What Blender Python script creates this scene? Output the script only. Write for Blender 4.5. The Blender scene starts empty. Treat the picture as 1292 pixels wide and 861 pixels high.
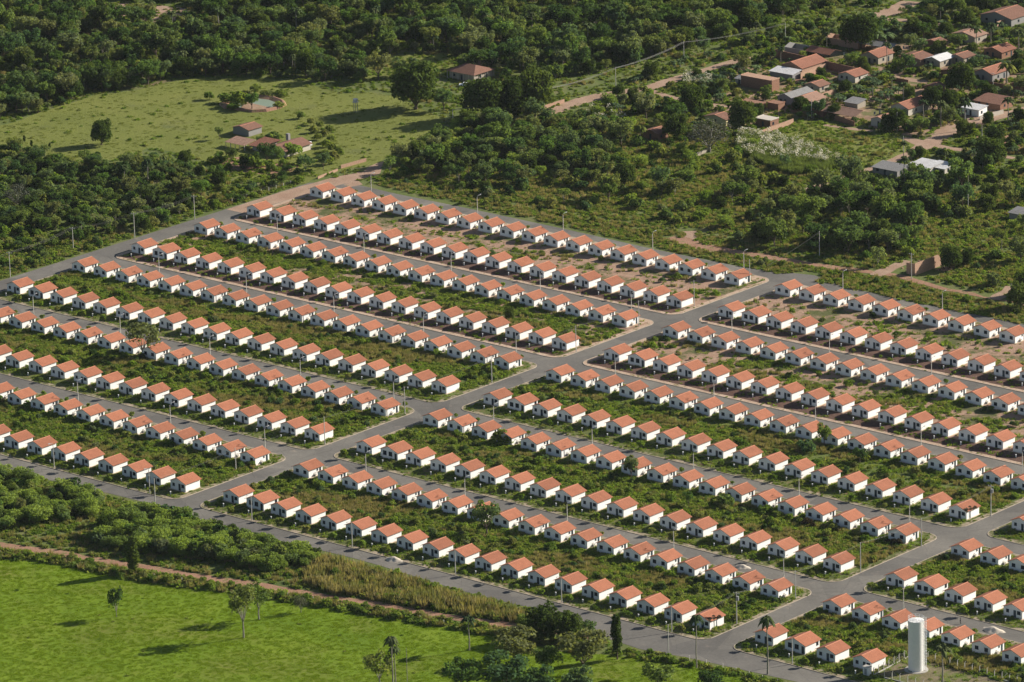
import bpy, bmesh, math, random
import numpy as np
from mathutils import Vector, Matrix

# ------------------------------------------------------------------ camera, sky, sun, exposure
S = bpy.context.scene
C = S.collection
F, PITCH, ROLL, CAMH, YAW = 6856.8, 0.29605, -0.027594, 513.56, -0.721586   # focal length in px of a 1292 px wide frame
CX, CY = 1070.0, -1240.0
W0, H0 = 1292.0, 861.0
c, s = math.cos(YAW), math.sin(YAW)
cp, sp = math.cos(PITCH), math.sin(PITCH)
cr, sr = math.cos(ROLL), math.sin(ROLL)
r0 = Vector((c, -s, 0)); fw = Vector((s*cp, c*cp, -sp)); up = Vector((s*sp, c*sp, cp))
Rt = r0*cr + up*sr
Ut = up*cr - r0*sr
cam = bpy.data.cameras.new('camera'); co = bpy.data.objects.new('camera', cam); C.objects.link(co)
M = Matrix.Identity(4)
for i in range(3):
    M[i][0] = Rt[i]; M[i][1] = Ut[i]; M[i][2] = -fw[i]
M[0][3], M[1][3], M[2][3] = CX, CY, CAMH
co.matrix_world = M
cam.sensor_width = 36.0; cam.lens = F*36.0/W0; cam.clip_start = 10; cam.clip_end = 30000
S.camera = co

HAZE_DENSITY = 0.0000085
SUN_EL = 26.5; SUN_AZ = 28.0      # azimuth from +Y towards +X
wd = bpy.data.worlds.new('World'); S.world = wd; wd.use_nodes = True
nt = wd.node_tree; bg = nt.nodes['Background']
sky = nt.nodes.new('ShaderNodeTexSky'); sky.sky_type = 'NISHITA'; sky.sun_disc = False
sky.sun_elevation = math.radians(SUN_EL); sky.sun_rotation = math.radians(SUN_AZ); sky.air_density = 1.0; sky.dust_density = 1.0
nt.links.new(sky.outputs[0], bg.inputs[0]); bg.inputs[1].default_value = 0.050
sl = bpy.data.lights.new('sun', 'SUN'); sl.energy = 5.0; sl.angle = math.radians(0.5); sl.color = (1.0, 0.92, 0.80)
so = bpy.data.objects.new('sun', sl); C.objects.link(so)
az, el = math.radians(SUN_AZ), math.radians(SUN_EL)
tosun = Vector((math.sin(az)*math.cos(el), math.cos(az)*math.cos(el), math.sin(el)))
so.rotation_euler = tosun.to_track_quat('Z', 'Y').to_euler(); so.location = (0, 0, 600)
S.view_settings.view_transform = 'Standard'; S.view_settings.look = 'None'
S.view_settings.gamma = 1.0; S.view_settings.exposure = 0.82
S.render.engine = 'CYCLES'; S.cycles.max_bounces = 5; S.cycles.diffuse_bounces = 2; S.cycles.transparent_max_bounces = 4

# ------------------------------------------------------------------ helpers
rng = np.random.default_rng(7); random.seed(7)

def G(px, py):
    """ground point (x, y) seen at a pixel of the 1292x861 photograph (used as a survey of the site plan)"""
    X, Y = px-W0/2, py-H0/2
    a = X*cr+Y*sr; b = -X*sr+Y*cr
    r, u = a/F, -b/F
    yd, zd = cp+u*sp, -sp+u*cp
    t = -CAMH/zd
    X, Y = r*t, yd*t
    return (X*c+Y*s+CX, -X*s+Y*c+CY)
def GP(pts): return [G(*p) for p in pts]
def P(x, y, z=0):
    """pixel of a world point"""
    d = Vector((x-CX, y-CY, z-CAMH)); dd = d.dot(fw)
    return (W0/2+F*d.dot(Rt)/dd, H0/2-F*d.dot(Ut)/dd)
def mpp(px, py):
    """pixels per metre of height at a ground pixel"""
    x, y = G(px, py); return P(x, y, 0)[1]-P(x, y, 1)[1]

def tag(o, label=None, cat=None, group=None, kind=None):
    if label: o['label'] = label
    if cat: o['category'] = cat
    if group: o['group'] = group
    if kind: o['kind'] = kind
    return o
def link(name, me, parent=None, loc=None, rz=0):
    o = bpy.data.objects.new(name, me); C.objects.link(o)
    if parent: o.parent = parent
    if loc is not None: o.location = loc
    if rz: o.rotation_euler = (0, 0, rz)
    return o
def empty(name, loc, rz=0):
    o = bpy.data.objects.new(name, None); C.objects.link(o); o.location = loc; o.rotation_euler = (0, 0, rz)
    o.empty_display_size = 0.5
    return o
class MB:
    def __init__(s): s.v = []; s.f = []; s.m = []
    def add(s, vs, fs, m=0):
        n = len(s.v); s.v += [tuple(v) for v in vs]; s.f += [tuple(n+i for i in f) for f in fs]; s.m += [m]*len(fs); return s
    def box(s, x0, y0, z0, x1, y1, z1, m=0):
        vs = [(x0,y0,z0),(x1,y0,z0),(x1,y1,z0),(x0,y1,z0),(x0,y0,z1),(x1,y0,z1),(x1,y1,z1),(x0,y1,z1)]
        return s.add(vs, [(0,3,2,1),(4,5,6,7),(0,1,5,4),(1,2,6,5),(2,3,7,6),(3,0,4,7)], m)
    def tube(s, pts, rad, n=6, m=0, cap=True):
        pts = [Vector(p) for p in pts]; rad = rad if isinstance(rad, (list, tuple)) else [rad]*len(pts)
        base = len(s.v)
        for i, p in enumerate(pts):
            d = (pts[min(i+1, len(pts)-1)]-pts[max(i-1, 0)]).normalized()
            a = d.cross(Vector((0.0, 0.0, 1.0)) if abs(d.z) < .9 else Vector((1.0, 0, 0))).normalized(); b = d.cross(a)
            for k in range(n):
                t = 2*math.pi*k/n; q = p+(a*math.cos(t)+b*math.sin(t))*rad[i]; s.v.append(tuple(q))
        for i in range(len(pts)-1):
            for k in range(n):
                k2 = (k+1) % n
                s.f.append((base+i*n+k, base+i*n+k2, base+(i+1)*n+k2, base+(i+1)*n+k)); s.m.append(m)
        if cap:
            s.f.append(tuple(base+k for k in range(n))[::-1]); s.m.append(m)
            s.f.append(tuple(base+(len(pts)-1)*n+k for k in range(n))); s.m.append(m)
        return s
    def mesh(s, name, mats, smooth=False):
        me = bpy.data.meshes.new(name); me.from_pydata(s.v, [], s.f)
        for mt in (mats if isinstance(mats, (list, tuple)) else [mats]): me.materials.append(mt)
        if any(s.m): me.polygons.foreach_set('material_index', s.m)
        if smooth: me.polygons.foreach_set('use_smooth', [True]*len(s.f))
        me.update(); return me
def obj(name, mb, mat, parent=None, loc=None, rz=0, smooth=False):
    return link(name, mb.mesh(name, mat, smooth), parent, loc, rz)
def copy_tree(o, parent=None):
    n = o.copy(); C.objects.link(n); n.parent = parent
    for ch in o.children: copy_tree(ch, n)
    return n

# ------------------------------------------------------------------ materials
def newmat(name):
    m = bpy.data.materials.new(name); m.use_nodes = True; n = m.node_tree
    b = n.nodes['Principled BSDF']; b.inputs['Specular IOR Level'].default_value = 0.25
    return m, n, b
def N(n, t, **k):
    x = n.nodes.new(t)
    for a, v in k.items(): setattr(x, a, v)
    return x
def noise(n, scale, detail=3, rough=.55, coord='Object', vec=None):
    t = N(n, 'ShaderNodeTexNoise'); t.inputs['Scale'].default_value = scale; t.inputs['Detail'].default_value = detail; t.inputs['Roughness'].default_value = rough
    if vec is None:
        tc = N(n, 'ShaderNodeTexCoord'); vec = tc.outputs[coord]
    n.links.new(vec, t.inputs['Vector']); return t.outputs['Fac']
def ramp(n, fac, stops, interp='LINEAR'):
    r = N(n, 'ShaderNodeValToRGB'); r.color_ramp.interpolation = interp
    e = r.color_ramp.elements
    while len(e) < len(stops): e.new(0.5)
    for k, (p, col) in enumerate(stops):
        e[k].position = p; e[k].color = (*col, 1) if len(col) == 3 else col
    n.links.new(fac, r.inputs[0]); return r.outputs[0]
def mix(n, fac, a, b, mode='MIX'):
    x = N(n, 'ShaderNodeMix', data_type='RGBA', blend_type=mode)
    for i, v in ((0, fac), (6, a), (7, b)):
        if isinstance(v, (int, float)): x.inputs[i].default_value = v
        elif isinstance(v, tuple): x.inputs[i].default_value = (*v, 1)
        else: n.links.new(v, x.inputs[i])
    return x.outputs[2]
def bump(n, b, h, strength, dist):
    x = N(n, 'ShaderNodeBump'); x.inputs['Strength'].default_value = strength; x.inputs['Distance'].default_value = dist
    n.links.new(h, x.inputs['Height']); n.links.new(x.outputs[0], b.inputs['Normal'])
def simple(name, col, rough=.8, var=.12, scale=1.5, rnd=0.0):
    m, n, b = newmat(name); b.inputs['Roughness'].default_value = rough
    f = noise(n, scale, 4)
    colr = ramp(n, f, [(.3, tuple(x*(1-var) for x in col)), (.7, tuple(min(1, x*(1+var)) for x in col))])
    if rnd:
        oi = N(n, 'ShaderNodeObjectInfo')
        k = N(n, 'ShaderNodeMapRange'); k.inputs[3].default_value = 1-rnd; k.inputs[4].default_value = 1+rnd*.5
        n.links.new(oi.outputs['Random'], k.inputs[0])
        colr = mix(n, 1.0, colr, k.outputs[0], 'MULTIPLY')
    n.links.new(colr, b.inputs['Base Color']); return m
def leafmat(name, cols, trans=.22, islvar=.35):
    m = bpy.data.materials.new(name); m.use_nodes = True; n = m.node_tree; n.nodes.clear()
    out = N(n, 'ShaderNodeOutputMaterial'); d = N(n, 'ShaderNodeBsdfDiffuse'); t = N(n, 'ShaderNodeBsdfTranslucent'); mx = N(n, 'ShaderNodeMixShader')
    oi = N(n, 'ShaderNodeObjectInfo'); ge = N(n, 'ShaderNodeNewGeometry')
    col = ramp(n, oi.outputs['Random'], [((k+.5)/len(cols), cc) for k, cc in enumerate(cols)])
    mr = N(n, 'ShaderNodeMapRange'); mr.inputs[3].default_value = 1-islvar; mr.inputs[4].default_value = 1+islvar
    n.links.new(ge.outputs['Random Per Island'], mr.inputs[0])
    col = mix(n, 1.0, col, mr.outputs[0], 'MULTIPLY')
    n.links.new(col, d.inputs[0])
    tc = mix(n, 1.0, col, (1.25, 1.2, .5), 'MULTIPLY'); n.links.new(tc, t.inputs[0])
    mx.inputs[0].default_value = trans
    n.links.new(d.outputs[0], mx.inputs[1]); n.links.new(t.outputs[0], mx.inputs[2]); n.links.new(mx.outputs[0], out.inputs[0])
    return m

L_WOOD = leafmat('leaf_wood', [(.055,.102,.040), (.105,.172,.052), (.155,.215,.066), (.070,.135,.064), (.190,.225,.080), (.046,.086,.034), (.130,.225,.058), (.205,.230,.125), (.088,.158,.080), (.165,.185,.085)], .48, .45)
L_DARK = leafmat('leaf_dark', [(.055,.088,.024), (.075,.115,.030), (.10,.14,.036)], .38)
L_SCRUB = leafmat('leaf_scrub', [(.115,.190,.038), (.170,.245,.048), (.205,.250,.068), (.130,.195,.050), (.230,.240,.095), (.180,.270,.050)], .5)
L_BRIGHT = leafmat('leaf_bright', [(.215,.300,.070), (.26,.34,.090), (.185,.265,.065), (.155,.22,.080)], .45)
L_DRY = leafmat('leaf_dry', [(.25,.22,.115), (.31,.27,.15), (.22,.21,.09), (.17,.185,.07)], .4)
L_BROWN = leafmat('leaf_brown', [(.07,.055,.035), (.05,.042,.028)])
L_GREY = leafmat('leaf_grey', [(.13,.135,.105), (.10,.11,.085)])
L_PALM = leafmat('leaf_palm', [(.045,.070,.030), (.065,.095,.035), (.085,.105,.042)], .12, .3)
L_GOLD = leafmat('leaf_gold', [(.16,.17,.04), (.12,.15,.035)])
L_BANANA = leafmat('leaf_banana', [(.085,.13,.06), (.115,.165,.065), (.075,.115,.055)], .2, .3)
L_REED = leafmat('leaf_reed', [(.15,.20,.07), (.13,.18,.06)], .4)
L_PLUME = leafmat('leaf_plume', [(.72,.70,.66), (.60,.57,.52)])
L_FIELD = leafmat('leaf_field', [(.19,.285,.018), (.225,.31,.024), (.165,.255,.018)], .3, .25)
L_FARF = leafmat('leaf_farfield', [(.19,.22,.065), (.165,.20,.055)], .35, .2)
BARK = simple('bark', (.12, .095, .07), .9, .25, 3)
BARK_PALE = simple('bark_pale', (.26, .24, .20), .9, .2, 3)

# ------------------------------------------------------------------ plant shapes
def quads(cent, nrm, size, mb_v, mb_f, R, aspect=1.0):
    n = len(cent); rv = R.normal(size=(n, 3)); a = np.cross(nrm, rv); a /= np.linalg.norm(a, axis=1)[:, None]+1e-9
    b = np.cross(nrm, a); sz = size*R.uniform(.6, 1.3, n)[:, None]
    base = len(mb_v)
    q = np.stack([cent-a*sz-b*sz*aspect, cent+a*sz-b*sz*aspect, cent+a*sz*.8+b*sz*aspect, cent-a*sz*.8+b*sz*aspect], 1).reshape(-1, 3)
    mb_v.extend(map(tuple, q.tolist())); mb_f.extend([(base+4*i, base+4*i+1, base+4*i+2, base+4*i+3) for i in range(n)])
def blobs_foliage(R, blobs, n, size, jitter=.8, fill=.25):
    """leaf clumps scattered through the outer volume of several lobes"""
    v, f = [], []
    vol = np.array([b[3]*b[4] for b in blobs]); cnt = (vol/vol.sum()*n).astype(int)
    for (bx, by, bz, br, bh), k in zip(blobs, cnt):
        d = R.normal(size=(k, 3)); d /= np.linalg.norm(d, axis=1)[:, None]
        d[:, 2] = np.where(d[:, 2] < -.55, -d[:, 2], d[:, 2])
        rad = 1-fill*R.random(k)**1.5*2*R.random(k)
        lump = 1+.16*np.sin(d[:, 0]*7+bx*3)*np.sin(d[:, 1]*6+by*2)*np.cos(d[:, 2]*5+bz)
        p = d*(rad*lump)[:, None]*np.array([br, br, bh])+np.array([bx, by, bz])
        nn = d+R.normal(size=(k, 3))*jitter; nn /= np.linalg.norm(nn, axis=1)[:, None]
        quads(p, nn, size, v, f, R)
    return v, f
def crown_blobs(R, h, rad, base, n, zlo=.28):
    out = [(0, 0, (base+h)/2, rad*.62, (h-base)*.46)]
    for i in range(n):
        t = 2*math.pi*(i+R.uniform(-.3, .3))/n; rr = rad*R.uniform(.38, .66)
        z = base+(h-base)*R.uniform(zlo, .78); out.append((math.cos(t)*rr, math.sin(t)*rr, z, rad*R.uniform(.30, .46), (h-base)*R.uniform(.18, .30)))
    return out
def trunk_mb(R, h, base, r, rad, limbs=5):
    mb = MB(); top = base+(h-base)*.45
    mb.tube([(0, 0, -.2), (R.normal()*r*.5, R.normal()*r*.5, base*.5), (0, 0, base), (R.normal()*.2, R.normal()*.2, top)], [r*1.25, r, r*.8, r*.3], 7)
    for i in range(limbs):
        t = 2*math.pi*i/limbs+R.uniform(-.4, .4); e = rad*R.uniform(.45, .75); z = base+(h-base)*R.uniform(.35, .7)
        mb.tube([(0, 0, base*R.uniform(.75, 1)), (math.cos(t)*e*.5, math.sin(t)*e*.5, (base+z)/2+.2), (math.cos(t)*e, math.sin(t)*e, z)], [r*.55, r*.35, r*.12], 5)
    return mb
KINDS = {}     # kind -> list of (crown mesh, trunk mesh or None, reference height)
lib = bpy.data.collections.new('plant_shapes')
def reg(kind, crown, leaf, trunk, bark, h):
    cm = bpy.data.meshes.new('crown'); cm.from_pydata(crown[0], [], crown[1]); cm.materials.append(leaf)
    tm = trunk.mesh('trunk', bark) if trunk else None
    KINDS.setdefault(kind, []).append([cm, tm, h, None])
def joined(kind, i):
    k = KINDS[kind][i]
    if k[3] is None:
        cm, tm = k[0], k[1]
        v = [tuple(p.co) for p in cm.vertices]; f = [tuple(p.vertices) for p in cm.polygons]; mi = [0]*len(f)
        me = bpy.data.meshes.new(kind)
        if tm:
            n = len(v); v += [tuple(p.co) for p in tm.vertices]; g = [tuple(n+q for q in p.vertices) for p in tm.polygons]; f += g; mi += [1]*len(g)
        me.from_pydata(v, [], f); me.materials.append(cm.materials[0])
        if tm: me.materials.append(tm.materials[0])
        me.polygons.foreach_set('material_index', mi)
        k[3] = bpy.data.objects.new(kind, me)
    return k[3]
R = np.random.default_rng(11)
for i in range(5):     # broad tree, 9 m
    h, rad, b = 9, R.uniform(3.6, 4.6), R.uniform(1.6, 2.4)
    reg('tree', blobs_foliage(R, crown_blobs(R, h, rad, b, 9)[1:]+[(0, 0, b+2.6, rad*.4, 2)], 1500, .21, 1.1, .55), L_WOOD, trunk_mb(R, h, b, .22, rad), BARK, h)
for i in range(3):     # rounded dense tree, 10 m
    h, rad, b = 10, 5.0, .2
    reg('dense', blobs_foliage(R, crown_blobs(R, h, rad, b, 20, .14), 4600, .23, .8, .35), L_DARK, trunk_mb(R, h, b+.6, .35, rad), BARK, h)
for i in range(3):     # irregular open tree, 7 m
    h, rad, b = 7, 3.2, 1.2
    reg('open', blobs_foliage(R, crown_blobs(R, h, rad, b, 7)[1:], 650, .2, 1.0, .5), L_WOOD, trunk_mb(R, h, b, .13, rad, 7), BARK_PALE, h)
for i in range(3):     # bush, 2.4 m
    h, rad, b = 2.4, R.uniform(1.5, 2.0), 0.0
    reg('bush', blobs_foliage(R, crown_blobs(R, h, rad, b, 6), 420, .17), L_WOOD, trunk_mb(R, h, .5, .05, rad, 4), BARK, h)
for i in range(3):
    h, rad, b = 2.4, R.uniform(1.3, 2.2), 0.0
    reg('greenbush', blobs_foliage(R, crown_blobs(R, h, rad, b, 6), 420, .17), L_SCRUB, trunk_mb(R, h, .5, .05, rad, 4), BARK, h)
for i in range(4):     # soft bright shrub, 4.5 m
    h, rad, b = 4.5, 3.2, 0.0
    reg('feathery', blobs_foliage(R, crown_blobs(R, h, rad, b, 9), 2200, .13, 1.4, .8), L_BRIGHT, trunk_mb(R, h, .6, .08, rad, 6), BARK, h)
for i in range(4):     # weed clump, .8 m
    v, f = blobs_foliage(R, [(0, 0, .08, .85, .32), (R.uniform(-.5, .5), R.uniform(-.5, .5), .12, .5, .5), (R.uniform(-.7, .7), R.uniform(-.7, .7), .05, .6, .3)], 100, .13, .8, .6)
    reg('weed', (v, f), L_SCRUB, None, None, .8)
def blades(R, n, rad, h, w, lean=.35):
    v, f = [], []
    for i in range(n):
        t = R.uniform(0, 6.283); r_ = rad*math.sqrt(R.random()); x, y = math.cos(t)*r_, math.sin(t)*r_
        a = R.uniform(0, 6.283); lx, ly = math.cos(t)*lean*h*R.random(), math.sin(t)*lean*h*R.random(); hh = h*R.uniform(.6, 1.1)
        dx, dy = math.cos(a)*w, math.sin(a)*w; k = len(v)
        v += [(x-dx, y-dy, -.03), (x+dx, y+dy, -.03), (x+dx*.8+lx*.5, y+dy*.8+ly*.5, hh*.6), (x-dx*.8+lx*.5, y-dy*.8+ly*.5, hh*.6), (x+lx, y+ly, hh)]
        f += [(k, k+1, k+2, k+3), (k+3, k+2, k+4)]
    return v, f
for i in range(3): reg('drygrass', blades(R, 60, .7, 1.3, .06), L_DRY, None, None, 1.3)
for i in range(2): reg('tuft', blades(R, 34, .5, .35, .05), L_SCRUB, None, None, .35)
for i in range(3): reg('turf', blades(R, 60, .9, .26, .06, .8), L_FIELD, None, None, .3)
for i in range(2): reg('farturf', blades(R, 60, 1.0, .26, .07, .8), L_FARF, None, None, .3)
for i in range(2): reg('brownbush', blobs_foliage(R, crown_blobs(R, 1.6, 1.2, 0, 5), 300, .12, 1.2), L_BROWN, trunk_mb(R, 1.6, .4, .04, 1.0, 5), BARK, 1.6)
for i in range(2): reg('reed', blades(R, 90, .9, 2.6, .06, .25), L_REED, None, None, 2.6)
for i in range(2):
    v, f = [], []
    for k in range(9):
        x, y = R.uniform(-.9, .9, 2); z = R.uniform(2.4, 3.3)
        quads(np.array([[x, y, z]]*2)+R.normal(size=(2, 3))*.03, R.normal(size=(2, 3)), .07, v, f, R, 2.4)
    reg('plume', (v, f), L_PLUME, None, None, 3)
for i in range(2):     # grey thin-leaved tree
    h, rad, b = 6, 3.4, 1.0
    t = trunk_mb(R, h, b, .15, rad, 8)
    reg('grey', blobs_foliage(R, crown_blobs(R, h, rad, b, 8), 1500, .08, 1.3, .8), L_GREY, t, BARK_PALE, h)
def palm(R, h, nf, fl, leaf, droop=.9, r=.16):
    v, f = [], []
    for i in range(nf):
        t = 6.283*i/nf+R.uniform(-.2, .2); el0 = R.uniform(.1, 1.15); L = fl*R.uniform(.8, 1.1); prev = None
        for k in range(9):
            q = k/8; rr = L*(q*math.cos(el0)*(1-.15*q)); z = h+L*(q*math.sin(el0)-droop*q*q*.8)
            cx, cy = math.cos(t)*rr, math.sin(t)*rr; wd_ = fl*.16*math.sin(math.pi*min(1, q*.9+.08))+.03
            px_, py_ = -math.sin(t)*wd_, math.cos(t)*wd_
            cur = [(cx+px_, cy+py_, z-wd_*.7), (cx, cy, z), (cx-px_, cy-py_, z-wd_*.7)]
            if prev and not (k % 2 == 0 and R.random() < .15):
                b_ = len(v); v += prev+cur; f += [(b_, b_+1, b_+4, b_+3), (b_+1, b_+2, b_+5, b_+4)]
            prev = cur
    mb = MB(); mb.tube([(0, 0, -.2), (.08, .05, h*.35), (-.05, .04, h*.7), (0, 0, h)], [r*1.4, r, r*.85, r*.8], 7)
    return (v, f), mb
for i in range(2):
    (cf, mb) = palm(R, 7, 26, 3.0, None); reg('palm', cf, L_PALM, mb, BARK_PALE, 7)
(cf, mb) = palm(R, 5, 20, 3.2, None, 1.1); reg('goldpalm', cf, L_GOLD, mb, BARK_PALE, 5)
for i in range(2):
    (cf, mb) = palm(R, 12, 38, 2.7, None, 1.15, .16); reg('tallpalm', cf, L_PALM, mb, BARK_PALE, 12)
for i in range(2):     # banana clump
    v, f = [], []; mb = MB()
    for j in range(4):
        ox, oy = R.uniform(-1.1, 1.1, 2); hh = R.uniform(1.4, 2.4)
        mb.tube([(ox, oy, -.1), (ox, oy, hh)], [.13, .09], 6)
        for k in range(8):
            t = R.uniform(0, 6.283); L = R.uniform(1.4, 2.1); prev = None
            for q in range(5):
                a = q/4; rr = L*a*.75; z = hh+L*(.9*a-1.0*a*a); w_ = .32*math.sin(math.pi*min(1, a*.85+.1))
                cx, cy = ox+math.cos(t)*rr, oy+math.sin(t)*rr
                cur = [(cx-math.sin(t)*w_, cy+math.cos(t)*w_, z-.1), (cx, cy, z), (cx+math.sin(t)*w_, cy-math.cos(t)*w_, z-.1)]
                if prev: b_ = len(v); v += prev+cur; f += [(b_, b_+1, b_+4, b_+3), (b_+1, b_+2, b_+5, b_+4)]
                prev = cur
    reg('banana', (v, f), L_BANANA, mb, BARK_PALE, 3)
for i in range(3):     # street sapling
    h, rad, b = 2.6, 1.0, .8
    reg('sapling', blobs_foliage(R, crown_blobs(R, h, rad, b, 5), 260, .15, 1.0), L_SCRUB, trunk_mb(R, h, b, .05, rad, 4), BARK, h)
for i in range(2):     # narrow upright tree
    h = 10; bl = [(R.normal()*.3, R.normal()*.3, z, 1.5-abs(z-5.5)*.13, 1.2) for z in np.linspace(2.4, 9, 7)]
    reg('upright', blobs_foliage(R, bl, 2200, .18, 1.0, .5), L_DARK, trunk_mb(R, h, 1.5, .2, 1.4, 6), BARK, h)
for i in range(2):     # slim field tree with a high light crown
    h, rad, b = 12, 3.1, 4.6
    reg('slim', blobs_foliage(R, crown_blobs(R, h, rad, b, 9)[1:], 900, .17, 1.1, .6), L_WOOD, trunk_mb(R, h, b-.6, .16, rad, 6), BARK_PALE, h)

def inside(pts, poly):
    poly = np.array(poly); x, y = pts[:, 0], pts[:, 1]; r_ = np.zeros(len(pts), bool); j = len(poly)-1
    for i in range(len(poly)):
        xi, yi = poly[i]; xj, yj = poly[j]
        cnd = ((yi > y) != (yj > y)) & (x < (xj-xi)*(y-yi)/((yj-yi)+1e-12)+xi); r_ ^= cnd; j = i
    return r_
_nr = np.random.default_rng(3); _nk = [( _nr.normal(size=2)/_nr.uniform(.6, 1.6), _nr.uniform(0, 6.28)) for _ in range(12)]
def nz(p, scale, ph=0):
    """smooth numeric noise, about -1..1"""
    q = p/scale; o = np.zeros(len(p))
    for k, (d, a) in enumerate(_nk): o += np.sin(q @ d*2.2+a+ph*(k+1)+1.3*np.sin(q @ _nk[(k+5) % 12][0]*1.7+a*2))
    return o/5.0
def fill(poly, dens, R_, excl=None):
    poly = np.array(poly); lo, hi = poly.min(0), poly.max(0); n = int((hi-lo).prod()*dens)
    p = R_.uniform(lo, hi, (n, 2)); p = p[inside(p, poly)]
    if excl is not None: p = p[~excl(p)]
    return p
def scatter(name, batches, label, cat):
    """batches: (points Nx2 or Nx3, kind, smin, smax). One object that grows its plants with a geometry-nodes modifier."""
    kinds = sorted({b[1] for b in batches}); colls = bpy.data.collections.new(name+'_shapes'); index = {}
    cnt = 0
    for k in kinds:
        index[k] = []
        for i in range(len(KINDS[k])):
            base = joined(k, i); o = base.copy(); o.name = '%s_%03d' % ('plant', cnt); colls.objects.link(o); index[k].append(cnt); cnt += 1
    order = {int(o.name.split('_')[1].split('.')[0]): i for i, o in enumerate(sorted(colls.objects, key=lambda q: q.name))}
    co_, ix, sc, ro = [], [], [], []
    R_ = np.random.default_rng(abs(hash(name)) % 1000 if False else sum(map(ord, name)))
    for pts, kind, s0, s1 in batches:
        n = len(pts)
        if n == 0: continue
        z = pts[:, 2] if pts.shape[1] > 2 else np.zeros(n)
        co_.append(np.column_stack([pts[:, :2], z])); ix.append(np.array([order[index[kind][k]] for k in R_.integers(0, len(index[kind]), n)]))
        ss = R_.uniform(s0, s1, n); sc.append(np.column_stack([ss*R_.uniform(.9, 1.15, n), ss*R_.uniform(.9, 1.15, n), ss*R_.uniform(.85, 1.15, n)]))
        ro.append(np.column_stack([np.zeros(n), np.zeros(n), R_.uniform(0, 6.283, n)]))
    co_, ix, sc, ro = map(np.concatenate, (co_, ix, sc, ro))
    me = bpy.data.meshes.new(name); me.vertices.add(len(co_)); me.vertices.foreach_set('co', co_.astype(np.float32).ravel())
    me.attributes.new('pick', 'INT', 'POINT').data.foreach_set('value', ix.astype(np.int32))
    me.attributes.new('siz', 'FLOAT_VECTOR', 'POINT').data.foreach_set('vector', sc.astype(np.float32).ravel())
    me.attributes.new('turn', 'FLOAT_VECTOR', 'POINT').data.foreach_set('vector', ro.astype(np.float32).ravel())
    o = link(name, me); tag(o, label, cat, kind='stuff')
    ng = bpy.data.node_groups.new(name, 'GeometryNodeTree')
    ng.interface.new_socket('Geometry', in_out='INPUT', socket_type='NodeSocketGeometry'); ng.interface.new_socket('Geometry', in_out='OUTPUT', socket_type='NodeSocketGeometry')
    gi = ng.nodes.new('NodeGroupInput'); go = ng.nodes.new('NodeGroupOutput'); ci = ng.nodes.new('GeometryNodeCollectionInfo')
    ci.inputs['Collection'].default_value = colls; ci.inputs['Separate Children'].default_value = True; ci.inputs['Reset Children'].default_value = True
    ip = ng.nodes.new('GeometryNodeInstanceOnPoints'); ip.inputs['Pick Instance'].default_value = True
    def att(nm, ty):
        a = ng.nodes.new('GeometryNodeInputNamedAttribute'); a.data_type = ty; a.inputs['Name'].default_value = nm
        return [q for q in a.outputs if q.enabled and q.name == 'Attribute'][0]
    ng.links.new(gi.outputs[0], ip.inputs['Points']); ng.links.new(ci.outputs[0], ip.inputs['Instance'])
    ng.links.new(att('pick', 'INT'), ip.inputs['Instance Index']); ng.links.new(att('siz', 'FLOAT_VECTOR'), ip.inputs['Scale'])
    ng.links.new(att('turn', 'FLOAT_VECTOR'), ip.inputs['Rotation']); ng.links.new(ip.outputs[0], go.inputs[0])
    md = o.modifiers.new('grow', 'NODES'); md.node_group = ng
    print(name, len(co_))
    return o
def tree(name, kind, x, y, h, label, cat='tree', group=None, wide=1.0, var=None, rz=None):
    k = KINDS[kind][var if var is not None else int(rng.integers(len(KINDS[kind])))]
    e = empty(name, (x, y, 0), rz if rz is not None else float(rng.uniform(0, 6.28))); sc = h/k[2]; e.scale = (sc*wide, sc*wide, sc)
    if k[1]: link('trunk', k[1], e)
    link('crown', k[0], e)
    return tag(e, label, cat, group)

# ------------------------------------------------------------------ ground, roads, blocks
def ground_mat(name, stops, scale, stops2=None, scale2=None, f2=(.45, .6), bmp=.5, fine=2.2):
    m, n, b = newmat(name); b.inputs['Roughness'].default_value = .95; b.inputs['Specular IOR Level'].default_value = .1
    tc = N(n, 'ShaderNodeNewGeometry').outputs['Position']
    f = noise(n, scale, 6, .65, vec=tc); col = ramp(n, f, stops)
    if stops2:
        g = noise(n, scale2, 6, .7, vec=tc); msk = ramp(n, g, [(f2[0], (0, 0, 0)), (f2[1], (1, 1, 1))])
        c2 = ramp(n, noise(n, scale*3, 4, .6, vec=tc), stops2); col = mix(n, msk, col, c2)
    fn = noise(n, fine, 5, .7, vec=tc); k = ramp(n, fn, [(.3, (.72, .72, .72)), (.7, (1.22, 1.22, 1.22))]); col = mix(n, 1.0, col, k, 'MULTIPLY')
    n.links.new(col, b.inputs['Base Color']); bump(n, b, fn, bmp, .35); return m
GM_BASE = ground_mat('scrub_ground', [(.3, (.075, .105, .030)), (.5, (.115, .145, .042)), (.7, (.165, .160, .070))], .08, [(.3, (.20, .14, .085)), (.7, (.13, .10, .06))], .022, (.62, .72))
GM_FIELD = ground_mat('field_grass', [(.32, (.098, .165, .009)), (.5, (.128, .200, .011)), (.7, (.165, .225, .018))], .045, [(.3, (.11, .145, .016)), (.7, (.175, .18, .04))], .035, (.48, .68), .45, 1.3)
GM_PAST = ground_mat('far_grass', [(.3, (.130, .152, .034)), (.5, (.155, .176, .040)), (.7, (.182, .194, .050))], .04, [(.3, (.16, .155, .055)), (.7, (.12, .14, .045))], .06, (.56, .7), .9, 1.3)
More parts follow.
